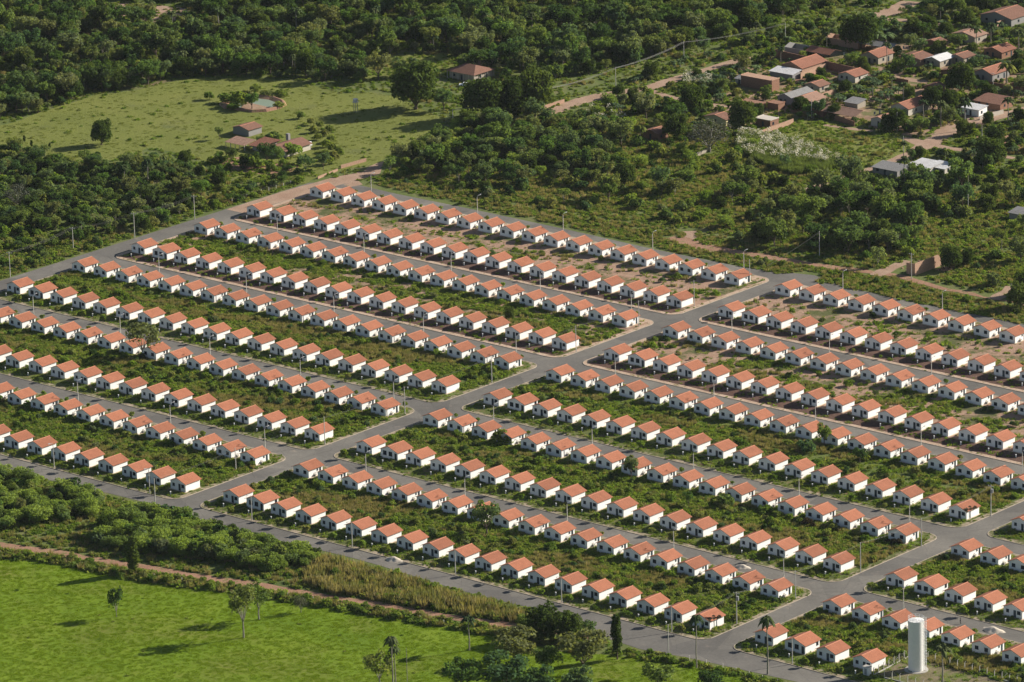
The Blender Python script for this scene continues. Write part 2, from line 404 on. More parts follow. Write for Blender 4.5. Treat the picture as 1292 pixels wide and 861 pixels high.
GM_DIRT = ground_mat('dirt', [(.3, (.29, .19, .135)), (.7, (.38, .27, .20))], .15, [(.3, (.14, .15, .05)), (.7, (.22, .17, .09))], .25, (.58, .68), .5)
GM_REDDIRT = ground_mat('red_dirt', [(.3, (.25, .135, .090)), (.7, (.37, .225, .155))], .2, [(.3, (.12, .13, .04)), (.7, (.18, .16, .06))], .4, (.52, .64), .5)
GM_GREENLOT = ground_mat('lot_green', [(.3, (.085, .125, .028)), (.55, (.12, .15, .040)), (.75, (.20, .175, .085))], .12, [(.3, (.26, .17, .11)), (.7, (.16, .11, .065))], .07, (.62, .7))
GM_DRYLOT = ground_mat('lot_dry', [(.3, (.075, .095, .030)), (.6, (.13, .12, .055)), (.8, (.20, .16, .09))], .12, [(.3, (.38, .26, .19)), (.7, (.28, .175, .12))], .06, (.43, .52))
GM_YARD = ground_mat('yard_soil', [(.3, (.085, .050, .040)), (.7, (.14, .085, .065))], .2, [(.3, (.34, .23, .17)), (.7, (.26, .18, .12))], .3, (.60, .68))  # maroon soil, darkened further to put the houses' shadow into its colour
GM_YARDGREEN = ground_mat('yard_green', [(.3, (.08, .11, .028)), (.7, (.13, .14, .045))], .2, [(.3, (.25, .16, .10)), (.7, (.20, .13, .08))], .3, (.54, .66))
GM_WALK = ground_mat('sidewalk_soil', [(.3, (.36, .25, .18)), (.7, (.50, .38, .29))], .35, [(.3, (.12, .13, .04)), (.7, (.17, .14, .06))], .3, (.55, .62), .3)
GM_WALKG = ground_mat('sidewalk_grass', [(.3, (.27, .22, .155)), (.7, (.38, .31, .23))], .35, [(.3, (.07, .10, .025)), (.7, (.12, .12, .04))], .22, (.44, .54), .3)
def asphalt():
    m, n, b = newmat('asphalt'); b.inputs['Roughness'].default_value = .9
    tc = N(n, 'ShaderNodeNewGeometry').outputs['Position']
    f = noise(n, .05, 5, .65, vec=tc); col = ramp(n, f, [(.3, (.108, .102, .093)), (.5, (.136, .129, .117)), (.72, (.178, .167, .149))])
    g = noise(n, .16, 6, .7, vec=tc); col = mix(n, ramp(n, g, [(.60, (0, 0, 0)), (.72, (.75, .75, .75))]), col, (.24, .20, .165))
    f3 = noise(n, 1.2, 5, .7, vec=tc); col = mix(n, 1.0, col, ramp(n, f3, [(.3, (.85, .85, .85)), (.7, (1.14, 1.14, 1.14))]), 'MULTIPLY')
    vr = N(n, 'ShaderNodeTexVoronoi'); vr.feature = 'DISTANCE_TO_EDGE'; vr.inputs['Scale'].default_value = .09; n.links.new(tc, vr.inputs['Vector'])
    col = mix(n, ramp(n, vr.outputs['Distance'], [(.0, (.35, .35, .35)), (.012, (0, 0, 0))]), col, (.06, .057, .052))
    vb = N(n, 'ShaderNodeTexVoronoi'); vb.inputs['Scale'].default_value = .055; n.links.new(tc, vb.inputs['Vector']); sv = N(n, 'ShaderNodeSeparateColor'); n.links.new(vb.outputs['Color'], sv.inputs[0])
    col = mix(n, 1.0, col, ramp(n, sv.outputs[0], [(.1, (.86, .86, .87)), (.9, (1.14, 1.13, 1.10))]), 'MULTIPLY')
    n.links.new(col, b.inputs['Base Color']); bump(n, b, f3, .2, .1); return m
ASPH = asphalt()
KERB = simple('kerb_concrete', (.38, .32, .25), .85, .25, .6)
CONC = simple('concrete', (.42, .40, .36), .85, .15, 1.0, .15)

def rough_outline(pts, step=5, amp=.8, closed=True):
    out = []; n = len(pts)
    for i in range(n if closed else n-1):
        a, b = Vector(pts[i]), Vector(pts[(i+1) % n]); L = (b-a).length; k = max(1, int(L/step)); nn = Vector((-(b-a).y, (b-a).x)).normalized()
        for j in range(k):
            q = a.lerp(b, j/k); w = float(nz(np.array([[q.x, q.y]]), 9)[0]+nz(np.array([[q.x, q.y]]), 3)[0]*.5)*amp
            out.append((q.x+nn.x*w, q.y+nn.y*w))
    return out
def sheet(name, pts, z, mat, rough=0.0, step=5):
    if rough: pts = rough_outline(pts, step, rough)
    me = bpy.data.meshes.new(name); me.from_pydata([(x, y, z) for x, y in pts], [], [tuple(range(len(pts)))]); me.materials.append(mat)
    bm = bmesh.new(); bm.from_mesh(me)
    bmesh.ops.recalc_face_normals(bm, faces=bm.faces)
    if bm.faces and list(bm.faces)[0].normal.z < 0: bmesh.ops.reverse_faces(bm, faces=bm.faces)
    bmesh.ops.triangulate(bm, faces=bm.faces, ngon_method='EAR_CLIP')
    bm.to_mesh(me); bm.free()
    return tag(link(name, me), kind='structure')
def ribbon(name, pts, width, z, mat, rough=.4):
    """road strip along a world polyline; width may be a list"""
    w = width if isinstance(width, (list, tuple)) else [width]*len(pts)
    P_, W_ = [], []
    for i in range(len(pts)-1):
        a, b = Vector(pts[i]), Vector(pts[i+1]); k = max(1, int((b-a).length/4))
        for j in range(k): P_.append(a.lerp(b, j/k)); W_.append(w[i]+(w[i+1]-w[i])*j/k)
    P_.append(Vector(pts[-1])); W_.append(w[-1])
    # smooth
    Q = [P_[0]]+[(P_[i-1]+P_[i]*2+P_[i+1])/4 for i in range(1, len(P_)-1)]+[P_[-1]]
    v, f = [], []
    for i, p in enumerate(Q):
        d = (Q[min(i+1, len(Q)-1)]-Q[max(i-1, 0)]).normalized(); n_ = Vector((-d.y, d.x))
        j1, j2 = [float(nz(np.array([[p.x+o_, p.y]]), 6)[0])*rough for o_ in (0, 500)]
        a, b = p+n_*(W_[i]/2+j1), p-n_*(W_[i]/2+j2); v += [(a.x, a.y, z), (b.x, b.y, z)]
        if i: k = 2*i; f.append((k-2, k-1, k+1, k))
    me = bpy.data.meshes.new(name); me.from_pydata(v, [], f); me.materials.append(mat); TRACKS.append((np.array([tuple(q) for q in Q]), max(W_)/2))
    return tag(link(name, me), kind='structure')
TRACKS = []
def near_track(p, extra=.5):
    r_ = np.zeros(len(p), bool)
    for q, w in TRACKS:
        lo, hi = q.min(0)-w-extra, q.max(0)+w+extra
        m = np.where((p[:, 0] > lo[0]) & (p[:, 0] < hi[0]) & (p[:, 1] > lo[1]) & (p[:, 1] < hi[1]))[0]
        if len(m) == 0: continue
        for a, b in zip(q[:-1], q[1:]):
            ab = b-a; t = np.clip(((p[m]-a) @ ab)/(ab @ ab+1e-9), 0, 1); d = np.linalg.norm(p[m]-a-t[:, None]*ab, axis=1)
            r_[m[d < w+extra]] = True
    return r_

sheet('ground', [(-6000, -3000), (3000, -3000), (3000, 9000), (-6000, 9000)], 0, GM_BASE)
FIELD_PX = [(-80, 700), (0, 702), (60, 706), (160, 727), (300, 746), (427, 766), (500, 779), (560, 790), (630, 799), (700, 822), (757, 826), (860, 836), (960, 862), (1060, 885), (1060, 980), (-80, 980)]
FIELD = GP(FIELD_PX)
sheet('near_pasture', FIELD, .03, GM_FIELD, .5)
PAST_PX = [(-60, 172), (0, 159), (30, 150), (75, 135), (120, 120), (170, 114), (220, 102), (260, 98), (345, 100), (380, 103), (430, 118), (470, 116), (500, 122), (560, 150), (545, 166), (520, 180), (492, 196), (478, 207), (440, 213), (405, 222), (385, 232), (290, 225), (262, 205), (240, 196), (185, 187), (150, 201), (110, 204), (60, 198), (0, 187), (-60, 185)]
PAST = GP(PAST_PX)
sheet('far_pasture', PAST, .03, GM_PAST, .8)
sheet('meadow', GP([(478, 72), (560, 66), (600, 78), (575, 92), (520, 88), (500, 100), (462, 104), (455, 84)]), .035, GM_PAST, .8)
LAWN = GP([(965, 150), (1010, 152), (1075, 158), (1110, 176), (1140, 178), (1165, 184), (1146, 197), (1101, 213), (1060, 226), (1045, 200), (1000, 180), (945, 172)])
sheet('lawn', LAWN, .035, GM_PAST, .6)
GM_VILL = ground_mat('village_earth', [(.3, (.10, .12, .04)), (.55, (.16, .15, .065)), (.75, (.20, .17, .09))], .12, [(.3, (.34, .23, .16)), (.7, (.25, .165, .11))], .05, (.46, .54))
sheet('village_ground', GP([(905, 100), (975, 66), (1080, 60), (1120, 50), (1300, 36), (1340, 60), (1340, 140), (1260, 148), (1200, 165), (1170, 178), (1075, 157), (1000, 148), (930, 165), (890, 150)]), .02, GM_VILL, 1.0)
sheet('bare_clearing', GP([(122, 6), (160, 4), (235, 10), (240, 24), (200, 28), (150, 20)]), .03, GM_DIRT, .8)
sheet('bare_lot', GP([(1232, 172), (1292, 168), (1330, 185), (1292, 196), (1240, 192)]), .03, GM_REDDIRT, .8)
sheet('bare_lot', GP([(1262, 284), (1330, 292), (1330, 318), (1270, 312)]), .03, GM_REDDIRT, .8)
sheet('farm_yard', GP([(268, 202), (300, 199), (330, 206), (376, 209), (378, 215), (350, 222), (318, 219), (290, 214)]), .05, GM_REDDIRT, .6)
sheet('village_yard', GP([(975, 74), (1000, 80), (1060, 84), (1058, 92), (1000, 104), (985, 92)]), .05, GM_REDDIRT, .5)
sheet('village_yard', GP([(1205, 148), (1250, 140), (1262, 150), (1225, 160), (1196, 172), (1185, 168)]), .05, GM_DIRT, .5)

# roads: one asphalt sheet, the blocks stand on it as kerbed islands
sheet('street_asphalt', [(-229, -165)]+[(-229+i*10, -165.5+1.2*math.sin(i*.7)) for i in range(1, 38)]+[(150, -166), (163, -172), (175, -173), (188, -170.5), (211, -168.5), (235, -166.5), (262, -164), (330, -160), (330, 135), (80, 136), (29, 135), (2, 137), (-9, 141), (-20, 138), (-34, 134.5), (-73, 134), (-114, 135.5), (-157, 136), (-193, 135.6), (-222, 137), (-229, 128)], .04, ASPH)
TRACKS.append((np.array([(-230., -163.), (100., -163.), (165., -168.), (262., -161.), (330., -158.)]), 6))
TRACKS.append((np.array([(-230., 132.), (330., 132.)]), 4.5)); TRACKS.append((np.array([(-224., -170.), (-224., 132.)]), 5.5))
TRACKS.append((np.array([(-13., 100.), (-11., 137.)]), 8))
# the boundary lane turns to pink earth further north
ribbon('dirt_lane', [(-224.5, 85), (-224, 110), (-223, 128), (-222, 140), (-219, 152), G(470, 211), G(492, 204)], [8.5, 9.2, 9.5, 9, 7, 5, 4], .055, GM_DIRT, .35)
ribbon('dirt_lane', [(-215, 133), (-212, 138), G(430, 228), (-222, 150)], [4, 6, 6, 5], .057, GM_DIRT, .5)
ribbon('dirt_track', GP([(-60, 682), (0, 688), (67, 697), (133, 709), (200, 719), (267, 731), (333, 740), (427, 756), (480, 764), (580, 781), (660, 792), (720, 800), (757, 808)]), [4.2]*11+[2.8, 5], .055, GM_REDDIRT, .6)
ribbon('village_road', GP([(684, 147), (700, 140), (733, 127), (772, 118.5), (817, 112), (842, 103.5), (867, 95), (902, 85), (930, 77), (975, 68), (1010, 60)]), [5, 7, 7.5, 6.5, 6.5, 6, 5, 4.5, 4.5, 4, 4], .06, GM_DIRT, .7)
ribbon('village_road', GP([(815, 113), (832, 119), (849, 124), (892, 132), (918, 136), (960, 146)]), 4, .062, GM_DIRT, .5)
ribbon('village_road', GP([(1005, 246), (1045, 231), (1084, 218), (1101, 213), (1148, 194), (1176, 180), (1201, 164), (1226, 157), (1252, 150), (1270, 144), (1320, 132)]), [2, 2.5, 3.5, 3.5, 4.5, 8, 8, 8, 7, 6, 6], .06, GM_DIRT, .6)
ribbon('village_road', GP([(1140, 174), (1151, 178), (1170, 183), (1196, 188), (1235, 192), (1280, 200)]), [2.5, 5, 8, 4, 3, 3], .064, GM_DIRT, .6)
ribbon('village_road', GP([(1085, 30), (1101, 22), (1125, 16), (1138, 8), (1150, 2)]), 9, .06, GM_DIRT, .8)
ribbon('village_road', GP([(1110, 24), (1140, 26), (1165, 28), (1200, 33)]), 5, .064, GM_DIRT, .6)
ribbon('footpath', GP([(1040, 158), (1075, 163), (1100, 166)]), 3, .06, GM_DIRT, .5)
ribbon('footpath', GP([(1126, 97), (1145, 101), (1168, 104)]), 4, .06, GM_DIRT, .5)
ribbon('bulldozed_track', GP([(845, 300), (862, 304), (880, 311), (915, 316), (955, 322), (994, 329), (1040, 336), (1090, 343), (1127, 347), (1180, 362), (1240, 375), (1330, 392)]), [7, 8, 7, 6, 5, 4.5, 4, 3.5, 4, 3, 3, 3], .06, GM_REDDIRT, 1.2)
ribbon('bulldozed_track', GP([(868, 292), (873, 308), (900, 318)]), 6, .058, GM_DIRT, 1.0)
ribbon('bulldozed_track', GP([(1105, 348), (1125, 338), (1148, 330)]), 5, .066, GM_DIRT, .8)
ribbon('footpath', GP([(1254, 378), (1268, 369), (1278, 362)]), 5, .066, GM_DIRT, .8)
ribbon('footpath', GP([(1018, 239), (1035, 233)]), 3, .068, GM_DIRT, .8)

def rrect(x0, y0, x1, y1, r, inset=0):
    pts = []; x0 += inset; y0 += inset; x1 -= inset; y1 -= inset; r = max(.05, r-inset)
    for cx, cy, a0 in ((x1-r, y0+r, -90), (x1-r, y1-r, 0), (x0+r, y1-r, 90), (x0+r, y0+r, 180)):
        for k in range(7):
            a = math.radians(a0+15*k); pts.append((cx+r*math.cos(a), cy+r*math.sin(a)))
    return pts
BLOCKS = []
SY = [(76.2, 129.2), (17.4, 68.4), (-41.2, 9.8), (-99.8, -48.8), (-158.2, -107.4)]
for bx0, bx1 in ((-219, -16.9), (-9.0, 185.0), (193.0, 318)):
    for k, (y0, y1) in enumerate(SY):
        if bx0 > 190 and k < 2: continue
        BLOCKS.append((bx0, y0, bx1, y1, k))
for bx0, y0, bx1, y1, k in BLOCKS:
    dry = (k <= 1) or (k == 2 and False)
    loops = [rrect(bx0, y0, bx1, y1, 4.5, i) for i in (0, .22, 1.9, 1.95)]
    n = len(loops[0]); kb = MB(); wk = MB()
    kb.add([(x, y, 0) for x, y in loops[0]]+[(x, y, .17) for x, y in loops[0]]+[(x, y, .17) for x, y in loops[1]]+[(x, y, .1) for x, y in loops[1]],
           [(a*n+i, a*n+(i+1) % n, (a+1)*n+(i+1) % n, (a+1)*n+i) for a in range(3) for i in range(n)])
    tag(obj('kerb', kb, KERB), kind='structure')
    wk.add([(x, y, .15) for x, y in loops[1]]+[(x, y, .15) for x, y in loops[2]], [(i, (i+1) % n, n+(i+1) % n, n+i) for i in range(n)])
    tag(obj('sidewalk', wk, GM_WALK if dry else GM_WALKG), kind='structure')
    ins = rrect(bx0, y0, bx1, y1, 4.5, 1.9)
    sheet('block_ground', ins, .145, GM_DRYLOT if dry else GM_GREENLOT)
    # the strip of bare front yards before the houses that face the lower street
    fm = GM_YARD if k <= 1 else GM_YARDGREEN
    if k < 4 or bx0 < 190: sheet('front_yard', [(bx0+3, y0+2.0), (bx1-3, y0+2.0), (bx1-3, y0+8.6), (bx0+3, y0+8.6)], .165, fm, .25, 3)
    sheet('front_yard', [(bx0+3, y1-5.4), (bx1-3, y1-5.4), (bx1-3, y1-2.0), (bx0+3, y1-2.0)], .165, GM_WALK if dry else GM_YARDGREEN, .25, 3)
sheet('tank_yard', [(238.5, -150.5), (237.5, -134.3), (300, -135.2), (300, -150.5)], .185, ground_mat('tank_yard_soil', [(.3, (.13, .12, .055)), (.7, (.24, .19, .13))], .15, [(.3, (.10, .14, .03)), (.7, (.13, .15, .04))], .12, (.5, .6)), .4)

# ------------------------------------------------------------------ the housing estate
def wall_mat(name, col, low, rnd=.05):
    m, n, b = newmat(name); b.inputs['Roughness'].default_value = .75
    geo = N(n, 'ShaderNodeTexCoord'); oi = N(n, 'ShaderNodeObjectInfo'); sx = N(n, 'ShaderNodeSeparateXYZ'); n.links.new(geo.outputs['Object'], sx.inputs[0])
    ad = N(n, 'ShaderNodeVectorMath', operation='ADD'); n.links.new(geo.outputs['Object'], ad.inputs[0])
    cm_ = N(n, 'ShaderNodeCombineXYZ'); ml = N(n, 'ShaderNodeMath', operation='MULTIPLY'); ml.inputs[1].default_value = 90; n.links.new(oi.outputs['Random'], ml.inputs[0]); n.links.new(ml.outputs[0], cm_.inputs[0]); n.links.new(cm_.outputs[0], ad.inputs[1])
    f = noise(n, 1.1, 5, .65, vec=ad.outputs[0])
    mr = N(n, 'ShaderNodeMapRange'); mr.inputs[1].default_value = .1; mr.inputs[2].default_value = .85; mr.inputs[3].default_value = .42; mr.inputs[4].default_value = 0
    n.links.new(sx.outputs[2], mr.inputs[0])
    mm = N(n, 'ShaderNodeMath', operation='MULTIPLY'); n.links.new(mr.outputs[0], mm.inputs[0]); n.links.new(f, mm.inputs[1])
    base = ramp(n, f, [(.3, tuple(x*.93 for x in col)), (.7, col)])
    col2 = mix(n, mm.outputs[0], base, low)
    k = N(n, 'ShaderNodeMapRange'); k.inputs[3].default_value = 1-rnd; k.inputs[4].default_value = 1.0; n.links.new(oi.outputs['Random'], k.inputs[0])
    col2 = mix(n, 1.0, col2, k.outputs[0], 'MULTIPLY'); n.links.new(col2, b.inputs['Base Color']); return m
def tile_mat(name, col, rnd=.12, axis=0, dark=.75):
    m, n, b = newmat(name); b.inputs['Roughness'].default_value = .85
    tc = N(n, 'ShaderNodeTexCoord'); oi = N(n, 'ShaderNodeObjectInfo')
    wv = N(n, 'ShaderNodeTexWave'); wv.bands_direction = 'Y' if axis == 0 else 'X'; wv.inputs['Scale'].default_value = 1.3; wv.inputs['Distortion'].default_value = .4
    n.links.new(tc.outputs['Object'], wv.inputs[0])
    wr = N(n, 'ShaderNodeTexWave'); wr.bands_direction = 'X' if axis == 0 else 'Y'; wr.inputs['Scale'].default_value = 1.0; wr.inputs['Distortion'].default_value = .6
    n.links.new(tc.outputs['Object'], wr.inputs[0])
    ad = N(n, 'ShaderNodeVectorMath', operation='ADD'); n.links.new(tc.outputs['Object'], ad.inputs[0])
    cm_ = N(n, 'ShaderNodeCombineXYZ'); ml = N(n, 'ShaderNodeMath', operation='MULTIPLY'); ml.inputs[1].default_value = 70; n.links.new(oi.outputs['Random'], ml.inputs[0]); n.links.new(ml.outputs[0], cm_.inputs[0]); n.links.new(cm_.outputs[0], ad.inputs[1])
    f = noise(n, 2.6, 6, .75, vec=ad.outputs[0]); g = noise(n, .45, 3, .6, vec=ad.outputs[0])
    base = ramp(n, f, [(.28, tuple(x*dark for x in col)), (.5, col), (.75, tuple(min(1, x*1.15) for x in col))])
    base = mix(n, 1.0, base, ramp(n, g, [(.3, (.88, .86, .84)), (.7, (1.07, 1.05, 1.05))]), 'MULTIPLY')
    base = mix(n, .35, base, mix(n, 1.0, base, ramp(n, wv.outputs['Fac'], [(0, (.6, .6, .6)), (1, (1.2, 1.2, 1.2))]), 'MULTIPLY'))
    base = mix(n, .25, base, mix(n, 1.0, base, ramp(n, wr.outputs['Fac'], [(0, (.6, .6, .6)), (.5, (1.1, 1.1, 1.1))]), 'MULTIPLY'))
    k = N(n, 'ShaderNodeMapRange'); k.inputs[3].default_value = 1-rnd; k.inputs[4].default_value = 1+rnd*.4; n.links.new(oi.outputs['Random'], k.inputs[0])
    base = mix(n, 1.0, base, k.outputs[0], 'MULTIPLY')
    n.links.new(base, b.inputs['Base Color']); bump(n, b, wv.outputs['Fac'], .5, .06); return m
WALL = wall_mat('white_render', (.86, .86, .85), (.56, .48, .40))
TILE = tile_mat('clay_tiles', (.365, .143, .080), .2)
RIDGE = simple('ridge_tiles', (.45, .19, .115), .85, .2, 2)
DOORM = simple('door_paint', (.035, .055, .070), .5, .2, 1, .4)
FRAMEM = simple('window_frame', (.045, .065, .085), .5, .2, 1)
PANEM, _n, _b = newmat('window_glass'); _b.inputs['Base Color'].default_value = (.018, .024, .034, 1); _b.inputs['Roughness'].default_value = .18; _b.inputs['Specular IOR Level'].default_value = .5
PLINTH = simple('plinth_concrete', (.46, .37, .28), .9, .25, .8)
TANKM = simple('fibre_cement', (.30, .31, .32), .7, .15, 2)

def gable_walls(w, d, h, rise):
    """outer shell with wall tops under the roof; origin at the near right corner (x -w..0, y 0..d)"""
    mb = MB(); t = .14
    mb.box(-w+t, 0, 0, -t, t, h); mb.box(-w+t, d-t, 0, -t, d, h); mb.box(-w, 0, 0, -w+t, d, h); mb.box(-t, 0, 0, 0, d, h)
    for y0, y1 in ((0, t), (d-t, d)):
        mb.add([(-w, y0, h), (0, y0, h), (-w/2, y0, h+rise), (-w, y1, h), (0, y1, h), (-w/2, y1, h+rise)], [(0, 1, 2), (5, 4, 3), (0, 2, 5, 3), (2, 1, 4, 5), (0, 3, 4, 1)])
    return mb
def gable_roof(w, d, h, rise, ov=.45, ovy=.5, th=.09):
    mb = MB(); k = rise/(w/2); xl, xr, xm = -w-ov, ov, -w/2; ze, zr = h-ov*k+.03, h+rise+.03
    for xe in (xl, xr):
        for (y0, y1) in ((-ovy, d+ovy),):
            vs = [(xe, y0, ze), (xm, y0, zr), (xm, y1, zr), (xe, y1, ze), (xe, y0, ze+th), (xm, y0, zr+th), (xm, y1, zr+th), (xe, y1, ze+th)]
            mb.add(vs, [(0, 3, 2, 1), (4, 5, 6, 7), (0, 1, 5, 4), (3, 7, 6, 2), (0, 4, 7, 3)])
    return mb
def ridge_cap(w, d, h, rise, ovy=.5, th=.09):
    mb = MB(); z = h+rise+.03+th; x = -w/2; y0, y1 = -ovy-.02, d+ovy+.02
    mb.add([(x-.17, y0, z-.05), (x, y0, z+.07), (x+.17, y0, z-.05), (x-.17, y1, z-.05), (x, y1, z+.07), (x+.17, y1, z-.05)], [(0, 1, 4, 3), (1, 2, 5, 4), (0, 2, 1), (3, 4, 5)])
    return mb
_wcache = {}
def opening(parent, kind, cx, z0, w, h, face, W, D):
    """window or door proud of a wall; face in 'front','back','right','left'"""
    key = (kind, w, h)
    if key not in _wcache:
        fr = MB(); p = MB()
        if kind == 'window':
            b = .07
            fr.box(-w/2, -.05, 0, -w/2+b, .02, h); fr.box(w/2-b, -.05, 0, w/2, .02, h); fr.box(-w/2+b, -.05, 0, w/2-b, .02, b); fr.box(-w/2+b, -.05, h-b, w/2-b, .02, h); fr.box(-.03, -.045, b, .03, .02, h-b)
            fr.box(-w/2-.06, -.09, -.07, w/2+.06, .01, -.003, 0)
            p.box(-w/2+b, -.02, b, w/2-b, .01, h-b)
            _wcache[key] = (fr.mesh('window', FRAMEM), p.mesh('pane', PANEM))
        else:
            fr.box(-w/2, -.045, 0, w/2, .02, h); fr.box(-w/2+.12, -.06, .2, w/2-.12, -.045, h*.48); fr.box(-w/2+.12, -.06, h*.54, w/2-.12, -.045, h-.15)
            p.box(w/2-.16, -.11, h*.48, w/2-.08, -.06, h*.5)
            _wcache[key] = (fr.mesh('door', DOORM), p.mesh('handle', TANKM))
    fm, pm = _wcache[key]
    loc, rz = {'front': ((cx, 0, z0), 0), 'back': ((cx, D, z0), math.pi), 'right': ((0, cx, z0), math.pi/2), 'left': ((-W, cx, z0), -math.pi/2)}[face]
    o = link(kind, fm, parent, loc, rz); link('pane' if kind == 'window' else 'handle', pm, o)
    return o
def estate_house(variant):
    w, d, h, rise = (6.3, 6.1, 2.65, 1.28) if variant != 'wide' else (7.0, 6.3, 2.65, 1.38)
    e = empty('house', (0, 0, 0))
    obj('wall', gable_walls(w, d, h, rise), WALL, e)
    rf = obj('roof', gable_roof(w, d, h, rise), TILE, e); obj('ridge_cap', ridge_cap(w, d, h, rise), RIDGE, rf)
    pl = MB(); pl.box(-w-.45, -.5, -.2, .45, d+.5, .07); obj('plinth', pl, PLINTH, e)
    if variant == 'front' or variant == 'broken':
        opening(e, 'window', -w+1.35, 1.15, .95, .95, 'front', w, d); opening(e, 'door', -w*.40, .07, .86, 2.1, 'front', w, d); opening(e, 'window', -w*.40+1.35, 1.15, 1.15, 1.0, 'front', w, d)
        opening(e, 'window', -1.5, 1.6, .6, .6, 'back', w, d); opening(e, 'door', -w+1.8, .07, .8, 2.1, 'back', w, d)
    if variant == 'wide':
        opening(e, 'window', -w+1.75, 1.0, 1.4, 1.35, 'front', w, d); opening(e, 'window', -w+4.05, 1.0, 1.4, 1.35, 'front', w, d); opening(e, 'door', -w+6.15, .07, .86, 2.1, 'front', w, d)
        opening(e, 'window', d-1.0, 1.2, .95, 1.1, 'right', w, d); opening(e, 'door', -w+1.8, .07, .8, 2.1, 'back', w, d)
    if variant == 'back':
        opening(e, 'window', -w+1.6, 1.15, 1.2, 1.05, 'front', w, d); opening(e, 'window', -1.55, 1.15, 1.2, 1.05, 'front', w, d)
        opening(e, 'window', d-2.3, 1.55, .6, .6, 'right', w, d); opening(e, 'door', d-1.05, .07, .8, 2.1, 'right', w, d)
        opening(e, 'door', -w*.6, .07, .86, 2.1, 'back', w, d); opening(e, 'window', -1.3, 1.15, 1.15, 1.0, 'back', w, d)
        sk = MB(); sk.box(.03, 2.1, .55, .55, 2.9, .85); sk.box(.1, 2.3, .07, .45, 2.7, .55); sk.box(.02, 2.1, .95, .05, 2.9, 1.2); obj('wash_tub', sk, CONC, e)
    if variant == 'broken':
        k = rise/(w/2); g = MB(); R_ = random.Random(5)
        for i in range(26):
            y = R_.uniform(-.3, 3.0); xx = R_.uniform(-1.1, .35); 
            if R_.random() < .5: xx = R_.uniform(-.3, .35); y = R_.uniform(-.3, 4.5)
            z = h-xx*k+.03+.09+.015; a, b = R_.uniform(.15, .4), R_.uniform(.15, .45)
            g.add([(xx-a, y-b, z+a*k+.01), (xx+a, y-b, z-a*k+.01), (xx+a*.7, y+b, z-a*.7*k+.01), (xx-a, y+b*.8, z+a*k+.01)], [(0, 1, 2, 3)])
        tag(obj('missing_tiles', g, L_BROWN, e), 'dark gaps where roof tiles have fallen off')
        r_ = MB(); r_.box(.0, 1.9, .0, .12, 2.05, 2.3); obj('pilaster', r_, WALL, e)
    return e

